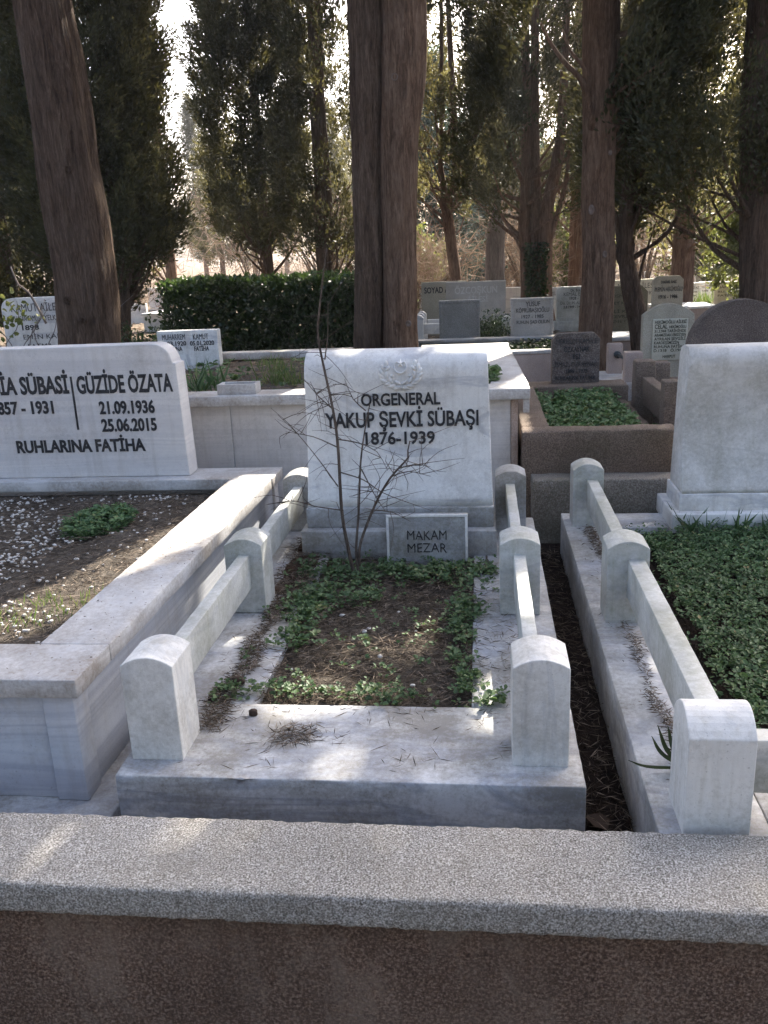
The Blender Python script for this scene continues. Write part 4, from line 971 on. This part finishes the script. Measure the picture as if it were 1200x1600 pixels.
shrub('loose sunlit bush behind the ivy-grown stems', 1.9, 18.5, .3, 2.2, .8, .7, 130, 50, .09, 'shrub_leaf', 23)
shrub('yellowish bush left of the slim leaning trunk', -1.3, 17, .3, 1.9, .7, .6, 120, 50, .085, 'shrub_leaf', 24)
shrub('small green bush at the foot of the thick left trunk', -3.55, 9.3, .12, .62, .45, .35, 70, 50, .05, 'hedge_leaf', 25)
shrub('dark low plants along the back of the distant grave surround', .1, 10.9, .28, .42, .26, .25, 40, 60, .035, 'hedge_leaf', 26)
# ivy on the stems
rng_ = np.random.default_rng(31); n = 2600
th = rng_.random(n) * 2 * math.pi; zi = .3 + 1.1 * rng_.random(n) ** 1.3
Pi = np.stack([.80 + .115 * np.cos(th) + rng_.normal(size=n) * .02, 12.98 + .15 * np.sin(th) - .05, zi], 1)
iv = leaves('ivy', Pi, np.stack([np.cos(th), np.sin(th), -.5 + 0 * th], 1) + rng_.normal(size=(n, 3)) * .4, .055, .045, M['hedge_leaf'], None, rng_)
tag(iv, 'ivy climbing the cluster of reddish stems', 'ivy')

# bare twiggy shrubs, tan in the sun
def twig_bush(label, x, y, h, w, n, seed):
    rng = np.random.default_rng(seed); g = gz(x, y); root = thing('bare_shrub', (x, y, g), label, 'shrub', None)
    main = []
    for i in range(9):
        a = rng.random() * 6.28; l = h * (.6 + .5 * rng.random())
        main.append([(x, y, g - .05, .03), (x + math.cos(a) * w * .3, y + math.sin(a) * w * .3, g + l * .5, .018), (x + math.cos(a) * w, y + math.sin(a) * w, g + l, .006)])
    tubes('stems', main, M['bark_dry'], root, 5, .2)
    P = np.stack([x + rng.normal(size=n) * w * .55, y + rng.normal(size=n) * w * .5, g + .1 + rng.random(n) * h], 1)
    D = rng.normal(size=(n, 3)) + np.array([0, 0, .35])
    leaves('twigs', P, D, .25 + .4 * rng.random(n), .009 + .008 * rng.random(n), M['tan_twig'], root, rng)['kind'] = 'stuff'
for i, (x, y, h, w, lab) in enumerate(((-7.2, 18, 2.6, 1.3, 'tan bare shrub right of the thick left trunk'), (-5.4, 21, 2.4, 1.4, 'tan bare shrub behind the pole-like trunk'), (-3.4, 19, 2.2, 1.3, 'tan bare shrub above the left half of the hedge'), (-1.9, 18, 2.0, 1.1, 'tan bare shrub above the right end of the hedge'), (-.9, 15.6, 1.1, .7, 'pale tangled branches behind the SOYAD stone'), (.75, 16, 1.5, .6, 'bare twiggy shrub beside the ivy-grown stems'), (1.55, 20, 2.6, 1.2, 'tan bare shrub left of the big right trunk'), (3.0, 17, 2.2, 1.0, 'small bare tree in the sun behind the years stone'), (-9.6, 24, 3, 1.8, 'tan bare shrub far left in the sun'))):
    twig_bush(lab, x, y, h, w, 1500, 60 + i)

# clipped hedge
hg = thing('hedge', (-2.15, 8.7, .1), 'clipped dark green hedge behind the long raised plot', 'hedge')
rng_ = np.random.default_rng(77); n = 30000
hx0, hx1, hy0, hy1, hz1 = -3.14, -.70, 8.45, 9.15, 1.13
u = rng_.random((n, 3)); face = rng_.random(n)
u[:, 1] = np.where(face < .55, u[:, 1] ** 3, u[:, 1]); u[:, 2] = np.where((face >= .55) & (face < .8), 1 - (1 - u[:, 2]) ** 3, u[:, 2])
P = np.stack([hx0 + (hx1 - hx0) * u[:, 0], hy0 + (hy1 - hy0) * u[:, 1], .12 + (hz1 - .12) * u[:, 2]], 1)
bump = np.array([nz((p[0] * 3, p[2] * 3, p[1])) for p in P]) * .05
P[:, 1] += bump - .02; P[:, 2] += bump * .8 + rng_.normal(size=n) * .015
D = rng_.normal(size=(n, 3)) * .7 + np.array([0, -.5, .55])
leaves('foliage', P, D, .045 + .02 * rng_.random(n), .026 + .012 * rng_.random(n), M['hedge_leaf'], hg, rng_, .12, np.clip(rng_.random(n) * .8 + bump * 3 + .25 * (u[:, 2] > .93), 0, 1))
tubes('stems', [[(x, 8.8, .05, .02), (x + .05, 8.78, .5, .014), (x + .1 * math.sin(x * 9), 8.8, 1.05, .006)] for x in np.linspace(-3.0, -.85, 14)], M['bark_dry'], hg, 5, .2)['kind'] = 'stuff'

# ------------------------------------------------------------------ small plants, litter and pebbles
def oval_leaves(name, P, D, L, W, mat, parent=None, rng=None, tilt=.35, rnd=None):
    n = len(P); D = unit(D); up = unit(np.array([[0, 0, 1.0]]) + rng.normal(size=(n, 3)) * tilt)
    S = unit(np.cross(D, up)); Nn = np.cross(S, D); L = np.broadcast_to(L, n)[:, None]; W = np.broadcast_to(W, n)[:, None]
    V = np.empty((n, 6, 3), np.float32)
    V[:, 0] = P; V[:, 3] = P + D * L - Nn * L * .12
    for i, (t, w, s) in zip((1, 2, 4, 5), ((.28, .5, 1), (.72, .42, 1), (.72, .42, -1), (.28, .5, -1))):
        V[:, i] = P + D * L * t + S * W * w * s + Nn * W * .16
    me = bpy.data.meshes.new(name); me.vertices.add(6 * n); me.vertices.foreach_set('co', V.ravel())
    q = (np.arange(n)[:, None] * 6 + np.array([[0, 1, 2, 3, 0, 3, 4, 5]])).ravel().astype(np.int32)
    me.loops.add(8 * n); me.loops.foreach_set('vertex_index', q)
    me.polygons.add(2 * n); me.polygons.foreach_set('loop_start', np.arange(0, 8 * n, 4, dtype=np.int32)); me.update(calc_edges=True)
    at = me.attributes.new('rnd', 'FLOAT', 'FACE'); v = rng.random(n) if rnd is None else rnd
    at.data.foreach_set('value', np.repeat(v, 2).astype(np.float32))
    return link_mesh(name, me, mat, parent)

def ground_cover(name, label, pts, z, hgt, L, mat, seed, ratio=.78):
    """small plants: each point gets a sprig of four to seven leaves"""
    rng = np.random.default_rng(seed); pts = np.asarray(pts); m = len(pts)
    k = rng.integers(4, 8, m); rep = np.repeat(np.arange(m), k); n = len(rep)
    h = (rng.random(m) ** .7 * hgt)[rep] * (.55 + .45 * rng.random(n))
    a = rng.random(n) * 2 * math.pi
    P = np.stack([pts[rep, 0] + np.cos(a) * .006, pts[rep, 1] + np.sin(a) * .006, (pts[rep, 2] if pts.shape[1] > 2 else z) + h], 1)
    D = np.stack([np.cos(a), np.sin(a), .15 + .5 * rng.random(n)], 1)
    LL = L * (.45 + .5 * rng.random(n) + .6 * rng.random(m)[rep] ** 2); rnd = np.clip(rng.random(m)[rep] * .5 + .4 * rng.random(n) + h / max(hgt, .01) * .2, 0, 1)
    o = oval_leaves(name, P, D, LL, LL * ratio, M[mat], None, rng, .35, rnd)
    return tag(o, label, 'plants', kind='stuff')

def scatter(rng, n, x0, x1, y0, y1, dens):
    X = x0 + (x1 - x0) * rng.random(n); Y = y0 + (y1 - y0) * rng.random(n)
    k = np.array([rng.random() < dens(x, y) for x, y in zip(X, Y)])
    return np.stack([X[k], Y[k]], 1)

rg = np.random.default_rng(101)
def d_mid(x, y):
    n = nz((x * 5, y * 5, 4)) * .9
    v = 0.035 + .12 * (n > .35)
    v = max(v, 1.0 - abs(y - 3.50) / .17 + n * .7 if -.80 < x < .05 else 0)       # along the plaque
    v = max(v, 1.0 - abs(y - 3.22) / .16 + n if -.76 < x < -.42 else 0)
    v = max(v, 1.0 - abs(x + .70) / .10 + n * .8 if 2.75 < y < 3.3 else 0)       # left edge
    v = max(v, .8 - abs(y - 2.42) / .08 + n * .8 - max(0, x + .35) * 2.2 if x < -.05 else 0)   # front edge
    v = max(v, 1.0 - abs(x + .075) / .07 + n * .9 if 2.36 < y < 3.5 else 0)      # right edge
    return v * .55
ground_cover('ground_cover', 'small green weeds edging the earth of the railed grave in the middle', scatter(rg, 9000, -.86, .06, 2.33, 3.72, d_mid), -.015, .05, .0165, 'weed_leaf', 102)
ground_cover('ground_cover', 'leafy green carpet filling the right grave', scatter(rg, 9500, .66, 1.75, 2.03, 4.10, lambda x, y: .9 if (x > .74 + .05 * nz((y * 4, 0, 0)) and (y < 4.0 or x > 1.1)) else .1), -.02, .075, .0165, 'ground_leaf', 103, .6)
ground_cover('ground_cover', 'green weeds filling the brown concrete grave', scatter(rg, 3200, .38, .9, 4.8, 6.2, lambda x, y: .9 if nz((x * 3, y * 3, 2)) > -.35 else .1), .25, .12, .027, 'ground_leaf', 104)
ground_cover('ground_cover', 'green weeds behind the square-posted concrete grave', scatter(rg, 500, 1.16, 2.0, 5.35, 6.2, lambda x, y: .8), .1, .22, .045, 'ground_leaf', 105)
ground_cover('weed_clump', 'round clump of green weeds in the pebbles of the left grave', scatter(rg, 800, -1.95, -1.62, 3.42, 3.92, lambda x, y: 1.0 if ((x + 1.78) / .15) ** 2 + ((y - 3.68) / .22) ** 2 < 1 else 0), .165, .055, .019, 'ground_leaf', 106)
ground_cover('weeds', 'thin weeds on the slab edge before the middle grave post', scatter(rg, 22, -.02, .05, 2.34, 2.40, lambda x, y: 1), 0, .035, .018, 'weed_leaf', 107)
ground_cover('weeds', 'green leaves on the coping behind the scrolled headstone', scatter(rg, 60, .0, .08, 5.0, 5.5, lambda x, y: 1), .56, .09, .05, 'weed_leaf', 108)
ground_cover('weeds', 'sparse weeds on the earth of the long raised plot', scatter(rg, 160, -2.3, -.9, 5.0, 6.8, lambda x, y: .8 if nz((x * 2, y * 2, 7)) > .0 else .08), .54, .06, .04, 'weed_leaf', 109)
ground_cover('weeds', 'dark weeds on the bed of the low pinkish grave', scatter(rg, 500, .25, .9, 8.7, 9.7, lambda x, y: .6), .27, .10, .05, 'hedge_leaf', 110)

def blades(name, label, centres, n, h, w, mat, seed, spread=.04, z=0, cat='grass', kind='stuff', lean=.35):
    rng = np.random.default_rng(seed); c = np.asarray(centres)[rng.integers(0, len(centres), n)]
    P = np.stack([c[:, 0] + rng.normal(size=n) * spread, c[:, 1] + rng.normal(size=n) * spread, np.full(n, z)], 1)
    D = np.stack([rng.normal(size=n) * lean, rng.normal(size=n) * lean, np.ones(n)], 1)
    LL = h * (.5 + .7 * rng.random(n))
    return tag(leaves(name, P, D, LL, w, M[mat], None, rng, .1), label, cat, kind=kind)
blades('grass', 'grass tufts at the near corner of the pebbled left grave', [(-1.6, 2.55), (-1.72, 2.62), (-1.55, 2.72), (-1.5, 2.6), (-1.42, 2.74), (-1.66, 2.5)], 190, .055, .004, 'grass', 111, .045, .165)
blades('grass', 'dry grass sprouting on the long raised plot', [(-1.35, 5.6), (-1.2, 5.5), (-1.45, 6.1), (-1.1, 6.2), (-1.0, 5.8), (-1.6, 6.5)], 420, .12, .008, 'grass', 112, .07, .53)
blades('strap_plant', 'strap-leaved green plant behind the small white trough', [(-1.75, 5.15), (-1.66, 5.1), (-1.62, 5.2)], 46, .22, .018, 'ground_leaf', 113, .03, .54, 'plant', None, .5)
blades('strap_plant', 'strap-leaved plants along the plinth of the blank scroll-faced headstone', [(.99, 4.03), (1.06, 4.02), (1.2, 4.0), (1.33, 3.98), (1.45, 4.0), (.93, 4.08)], 90, .15, .012, 'ground_leaf', 114, .025, -.02, 'plant', None, .55)
blades('grass', 'bright sunlit grass tuft before the far white headstones', [(3.7, 15.3), (3.8, 15.2), (3.6, 15.25)], 140, .3, .02, 'grass', 115, .06, .2)

def needle_litter(name, label, pts, z, L, W, seed, mat='needles', lift=.004, tilt=.12):
    rng = np.random.default_rng(seed); n = len(pts); a = rng.random(n) * 6.283
    zz_ = pts[:, 2] if pts.shape[1] > 2 else np.full(n, z)
    P = np.stack([pts[:, 0], pts[:, 1], zz_ + lift * rng.random(n)], 1)
    D = np.stack([np.cos(a), np.sin(a), rng.normal(size=n) * tilt], 1)
    return tag(leaves(name, P, D, L * (.4 + .9 * rng.random(n)), W * (.6 + .8 * rng.random(n)), M[mat], None, rng, .3), label, 'needle litter', kind='stuff')
rn = np.random.default_rng(120)
needle_litter('needle_litter', 'brown needles over the earth of the middle grave', scatter(rn, 11000, -.72, -.02, 2.36, 3.7, lambda x, y: .9), -.026, .05, .0026, 121, lift=.034)
needle_litter('needle_litter', 'reddish needles heaped left of the scrolled headstone', scatter(rn, 1500, -.90, -.72, 3.2, 3.95, lambda x, y: .9), .0, .05, .003, 122, lift=.025)
def rail_band(x0, x1, w, y0, y1):
    return lambda x, y: 1.0 if abs(x - (x0 + (x1 - x0) * (y - y0) / (y1 - y0)) - .03 * nz((y * 6, x0 * 9, 0))) < w * (.6 + .8 * nz((y * 4, 2, x0 * 5))) else .012
needle_litter('needle_litter', 'brown needles drifted along the left slab of the middle grave', scatter(rn, 11000, -.90, -.68, 2.18, 3.4, rail_band(-.82, -.80, .055, 2.18, 3.4)), .0, .03, .0026, 123, lift=.018)
needle_litter('needle_litter', 'brown needles drifted below the rail of the right grave', scatter(rn, 15000, .44, .66, 1.95, 4.1, rail_band(.515, .525, .034, 1.95, 4.1)), .0, .03, .0026, 124, lift=.018)
needle_litter('needle_litter', 'scattered needles on the right slab of the middle grave', scatter(rn, 700, -.03, .12, 2.36, 3.6, lambda x, y: .35 + .6 * (nz((x * 9, y * 9, 3)) > .1)), .0, .045, .0022, 125)
needle_litter('needle_litter', 'scattered needles on the front slab of the middle grave', scatter(rn, 900, -.86, .05, 2.0, 2.35, lambda x, y: .05 + .9 * (nz((x * 6, y * 9, 6)) > .28) + .5 * (y > 2.3)), .0, .05, .0022, 126)
needle_litter('needle_litter', 'needle tuft lying on the middle of the front slab', scatter(rn, 420, -.62, -.48, 2.10, 2.22, lambda x, y: 1 if ((x + .55) / .06) ** 2 + ((y - 2.16) / .05) ** 2 < 1 else .1), .0, .045, .0026, 127, lift=.02)
needle_litter('needle_litter', 'brown needles among the pebbles of the left grave', scatter(rn, 11000, -2.5, -1.33, 2.27, 4.2, lambda x, y: .9), .165, .05, .0026, 128, lift=.025)
needle_litter('needle_litter', 'dark needles in the gap between the two railed graves', scatter(rn, 1800, .26, .41, 1.78, 4.4, lambda x, y: .9), -.21, .05, .0024, 129, lift=.03)
needle_litter('needle_litter', 'dust and crumbs on the broad coping of the left grave', scatter(rn, 500, -1.34, -1.1, 2.03, 4.2, lambda x, y: .4), .2505, .010, .0025, 130, lift=.002)
needle_litter('needle_litter', 'dead stalks and clods over the long raised plot', scatter(rn, 2600, -2.4, .05, 4.92, 6.9, lambda x, y: .8), .54, .09, .006, 131, 'tan_twig', lift=.03)
needle_litter('needle_litter', 'fallen leaves scattered over the ground beyond the graves', np.array([(x, y, gz(x, y)) for x, y in scatter(rn, 5000, -8, 7, 7.2, 20, lambda x, y: .9)]), 0, .12, .03, 132, 'tan_twig', lift=.03)

def pebbles(name, label, pts, z, size, seed):
    rng = np.random.default_rng(seed)
    bm = bmesh.new(); bmesh.ops.create_icosphere(bm, subdivisions=1, radius=1); T = np.array([v.co[:] for v in bm.verts]); TF = np.array([[v.index for v in f.verts] for f in bm.faces]); bm.free()
    V = []; F = []
    for i, (x, y) in enumerate(pts):
        s = size * (.5 + .9 * rng.random()); sc = np.array([s, s * (.6 + .4 * rng.random()), s * (.4 + .3 * rng.random())])
        a = rng.random() * 6.28; c, sn = math.cos(a), math.sin(a)
        Q = T * sc * (1 + .18 * rng.normal(size=(len(T), 1)))
        Q = np.stack([Q[:, 0] * c - Q[:, 1] * sn, Q[:, 0] * sn + Q[:, 1] * c, Q[:, 2]], 1)
        V.append(Q + np.array([x, y, z + sc[2] * .5 + .008 * rng.random()])); F.append(TF + i * len(T))
    o = from_arrays(name, np.concatenate(V), np.concatenate(F).tolist(), M['pebble'], None, True)
    return tag(o, label, 'pebbles', kind='stuff')
pebbles('pebbles', 'white pebbles strewn over the earth of the left grave', scatter(rn, 2300, -2.5, -1.36, 2.3, 4.18, lambda x, y: (.85 if nz((x * 2.2, y * 2.2, 5)) > -.05 else .2) * (1 if x < -1.5 else .35)), .168, .0078, 140)
pebbles('pebbles', 'a few pale pebbles on the earth of the middle grave', np.array([(-.43, 2.95), (-.44, 2.91), (-.25, 2.92), (-.23, 2.5), (-.62, 2.48), (-.33, 3.1), (-.55, 3.07), (-.65, 2.6), (-.36, 2.72)]), -.018, .009, 141)

# pine cones and dry leaves
def cone(x, y, z, r, label):
    bm = bmesh.new(); bmesh.ops.create_icosphere(bm, subdivisions=2, radius=r)
    for v in bm.verts:
        k = 1 + .16 * math.sin(v.co.z / r * 9) * math.cos(math.atan2(v.co.y, v.co.x) * 5); k *= 1 + .25 * nz((v.co.x / r, v.co.y / r, v.co.z / r + x * 9)); v.co = Vector((v.co.x * k * 1.1, v.co.y * k * .95, v.co.z * .8 * k)) + Vector((x, y, z + r * .7))
    tag(bm_obj('cypress_cone', bm, M['cone'], None, True), label, 'cone')
cone(-.80, 2.47, 0, .020, 'dark cypress cone on the left slab by the sunny patch')
cone(-.855, 2.36, 0, .012, 'small dark cone behind the front left post')
cone(-.70, 2.28, 0, .013, 'brown cone on the back edge of the front slab')
cone(-.745, 2.98, 0, .009, 'tiny dark cone on the left slab beside the weeds')
cone(-.24, 2.95, -.02, .014, 'brown cone on the bare earth of the middle grave')
def dry_leaf(x, y, z, s, a, label, mat='dry_leaf'):
    P = [(0, 0, 0), (.3, .35, .12), (.75, .28, .16), (1, 0, .02), (.7, -.3, .14), (.28, -.36, .1), (.5, 0, .0)]
    c, sn = math.cos(a), math.sin(a)
    V = [(x + (p[0] * c - p[1] * sn) * s, y + (p[0] * sn + p[1] * c) * s, z + p[2] * s) for p in P]
    V += [(v[0], v[1], v[2] - .001) for v in V]
    F = [(i, (i + 1) % 6, 6) for i in range(6)] + [((i + 1) % 6 + 7, i + 7, 13) for i in range(6)]
    tag(from_arrays('dry_leaf', V, F, M[mat], None, False), label, 'leaf')
dry_leaf(.28, 1.90, -.20, .11, .6, 'red-brown dry leaf at the near end of the dark gap')
dry_leaf(.33, 2.05, -.20, .08, 2.2, 'smaller brown dry leaf farther up the dark gap', 'cone')

# fan-leaved sprout on the right slab
fs = thing('palm_sprout', (.53, 2.02, 0), 'dark fan-leaved sprout growing out of the litter by the right corner post', 'plant')
def strap(name, pts, w, mat, parent):
    C = catmull([np.array(p) for p in pts], .012); V = []; F = []; n = len(C)
    for i, c in enumerate(C):
        t = i / (n - 1); d = C[min(n - 1, i + 1)] - C[max(0, i - 1)]; d /= np.linalg.norm(d) + 1e-9
        s = np.cross(d, [0.25, 1, .35]); s /= np.linalg.norm(s); ww = w * math.sin(math.pi * min(.98, .18 + .82 * t)) ** .8
        up = np.cross(s, d)
        V += [c + s * ww, c + up * ww * .3, c - s * ww]
    for i in range(n - 1):
        for k in range(2): F.append((i * 3 + k, i * 3 + k + 1, i * 3 + k + 4, i * 3 + k + 3))
    return from_arrays(name, V, F, M[mat], parent, True)
for i, (ax, dz, ln) in enumerate(((-.155, .02, .0), (-.105, .105, .11), (-.088, .125, .13), (-.068, .135, .14), (-.045, .10, .11), (-.03, .08, .09), (.03, .07, .07), (.05, .06, .06), (-.01, .06, .05), (.045, .02, .05))):
    b = (.535 + ax * .15, 2.03, .012)
    strap('leaf', [b, (b[0] + ax * .6, 2.03 - .01, .012 + dz * .45), (.535 + ax * 1.05, 2.03 - .02 * (i % 2), .012 + dz)], .007, 'hedge_leaf', fs)

# leafless shrub in front of the scrolled headstone
bs = thing('bare_shrub', (-.56, 3.47, 0), 'leafless thin-stemmed shrub growing in front of the scrolled headstone', 'shrub')
def taper(pts, r0, r1):
    n = len(pts); return [(*p, r0 + (r1 - r0) * i / (n - 1)) for i, p in enumerate(pts)]
rb = np.random.default_rng(9)
stems_ = [
    ([(-.56, 3.5, -.02), (-.58, 3.5, .1), (-.60, 3.5, .28), (-.60, 3.5, .56), (-.61, 3.49, .72), (-.64, 3.48, .93), (-.65, 3.47, 1.04), (-.63, 3.46, 1.16), (-.61, 3.45, 1.26), (-.59, 3.45, 1.36)], .0085, .002),
    ([(-.53, 3.46, -.02), (-.54, 3.45, .11), (-.52, 3.45, .29), (-.50, 3.45, .51), (-.47, 3.45, .67), (-.45, 3.45, .75)], .0065, .002),
    ([(-.53, 3.45, .05), (-.52, 3.45, .15), (-.45, 3.44, .32), (-.38, 3.43, .44), (-.30, 3.42, .53), (-.30, 3.42, .56), (-.29, 3.42, .60)], .0065, .0025)]
for p, a, b in stems_: tubes('stem', [taper(p, a, b)], M['bark_dry'], bs, 7, .03, ridge=.12, rk=2.0)
tw = [[(-.63, 3.48, .93), (-.61, 3.47, 1.03), (-.60, 3.46, 1.16)], [(-.61, 3.5, .39), (-.68, 3.5, .5), (-.76, 3.48, .62), (-.84, 3.47, .71)], [(-.59, 3.47, .46), (-.49, 3.42, .44), (-.41, 3.4, .39), (-.30, 3.38, .35), (-.20, 3.36, .32)], [(-.6, 3.48, .6), (-.51, 3.45, .59), (-.43, 3.45, .55), (-.39, 3.45, .47)], [(-.6, 3.5, .56), (-.70, 3.49, .61), (-.81, 3.46, .64)], [(-.59, 3.48, .29), (-.71, 3.45, .32), (-.79, 3.43, .35), (-.90, 3.42, .34)], [(-.61, 3.5, .72), (-.68, 3.5, .79), (-.70, 3.5, .84)], [(-.47, 3.46, .72), (-.52, 3.46, .77), (-.55, 3.46, .85)], [(-.37, 3.43, .45), (-.30, 3.43, .47), (-.21, 3.42, .45)], [(-.35, 3.43, .48), (-.27, 3.43, .5), (-.21, 3.42, .49)], [(-.46, 3.45, .30), (-.38, 3.45, .29), (-.30, 3.44, .25)], [(-.50, 3.45, .48), (-.44, 3.43, .36), (-.40, 3.42, .30)]]
for t in tw: tubes('twig', [taper(t, .003, .0009)], M['bark_dry'], bs, 5, .03)
fine = []
alls = [np.array(p) for p, _, _ in stems_] + [np.array(t) for t in tw]
for i in range(130):
    L = alls[rb.integers(0, len(alls))]; j = rb.integers(0, len(L) - 1); t = rb.random(); p = L[j] * (1 - t) + L[j + 1] * t
    if p[2] < .08: continue
    d = np.array([rb.normal() * 1.0, rb.normal() * .5, .25 + rb.normal() * .45]); d /= np.linalg.norm(d); ln = .06 + .16 * rb.random()
    c = np.array([rb.normal() * .2 * ln, 0, (-.55 + .8 * rb.random()) * ln * .7])
    fine.append([(*p, .0016), (*(p + d * ln * .5), .0012), (*(p + d * ln + c), .0006)])
tubes('fine_twigs', fine, M['bark_dry'], bs, 4, .03)['kind'] = 'stuff'

# thorny vine over the left family stone
vn = thing('bare_vine', (-3.9, 6.9, .55), 'bare thorny vine with a few yellow leaves before the left family stone', 'vine')
rv = np.random.default_rng(14)
for i in range(12):
    x = -4.15 + .65 * rv.random(); p = np.array([x, 6.95, .5]); L = [(*p, .006)]
    dx = rv.normal() * .12
    for k in range(5):
        p = p + np.array([dx + rv.normal() * .05, rv.normal() * .03, .10 + .03 * rv.random()]); L.append((*p, .005 - .0007 * k))
    tubes('cane', [L], M['bark_grey'], vn, 5, .05)
tubes('cane', [[(-3.55, 6.9, .9, .01), (-3.66, 6.9, 1.15, .009), (-3.74, 6.9, 1.22, .008), (-3.78, 6.9, 1.36, .006)]], M['bark_grey'], vn, 6, .05)
tubes('cane', [[(-4.14, 6.95, .5, .009), (-4.13, 6.95, .95, .008), (-4.12, 6.95, 1.2, .007)]], M['bark_grey'], vn, 6, .05)
P = np.stack([-3.9 + rv.normal(size=60) * .13, 6.93 + rv.normal(size=60) * .03, .95 + rv.normal(size=60) * .10], 1)
oval_leaves('leaf_sprays', P, rv.normal(size=(60, 3)), .05, .035, M['shrub_leaf'], vn, rv, .8)['kind'] = 'stuff'

# pruning scars and paint on the trunks
def scar(x, y, z, w, h, root, mat='knot'):
    V, F = [], []
    n = 14
    for i in range(n):
        a = 2 * math.pi * i / n
        for rr, d in ((1.0, 0), (.8, -.018), (.45, -.004)):
            V.append((x + math.cos(a) * w * rr, y + d, z + math.sin(a) * h * rr))
    for i in range(n):
        for k in range(2): F.append((i * 3 + k, ((i + 1) % n) * 3 + k, ((i + 1) % n) * 3 + k + 1, i * 3 + k + 1))
    F.append(tuple(i * 3 + 2 for i in range(n)))
    from_arrays('pruning_scar', V, F, M[mat], root, True)
for (x, z, w, h) in ((1.0, 1.63, .028, .045), (1.13, 1.24, .022, .032), (1.15, 2.1, .02, .025)): scar(x, 8.5 - .132, z, w, h, T_R)
for (x, z, w, h) in ((-.60, 2.55, .028, .03), (-.56, .80, .024, .026)): scar(x, 6.98 - .133, z, w, h, T_twin)
for (x, z, w, h) in ((-3.05, 1.1, .03, .03), (-2.9, 2.0, .03, .025), (-2.94, .95, .025, .025)): scar(x, 6.5 - .205, z, w, h, T_L, 'bark')

# ------------------------------------------------------------------ sunlit air between the trees
hz = bpy.data.meshes.new('haze')
bmh = bmesh.new(); bmesh.ops.create_cube(bmh, size=1.0)
for v in bmh.verts: v.co = Vector((v.co.x * 240, 62 + v.co.y * 200, 11.5 + v.co.z * 26))
bmh.to_mesh(hz); bmh.free()
hm = bpy.data.materials.new('haze'); hm.use_nodes = True; hm.node_tree.nodes.clear()
ho = hm.node_tree.nodes.new('ShaderNodeOutputMaterial'); hv = hm.node_tree.nodes.new('ShaderNodeVolumePrincipled')
hv.inputs['Color'].default_value = (.93, .95, 1.0, 1); hv.inputs['Density'].default_value = 0.0011; hv.inputs['Anisotropy'].default_value = 0.4
hm.node_tree.links.new(hv.outputs[0], ho.inputs['Volume'])
tag(link_mesh('haze', hz, hm), 'thin bright haze in the air between the trees', 'haze', kind='stuff')
scene.cycles.volume_bounces = 0
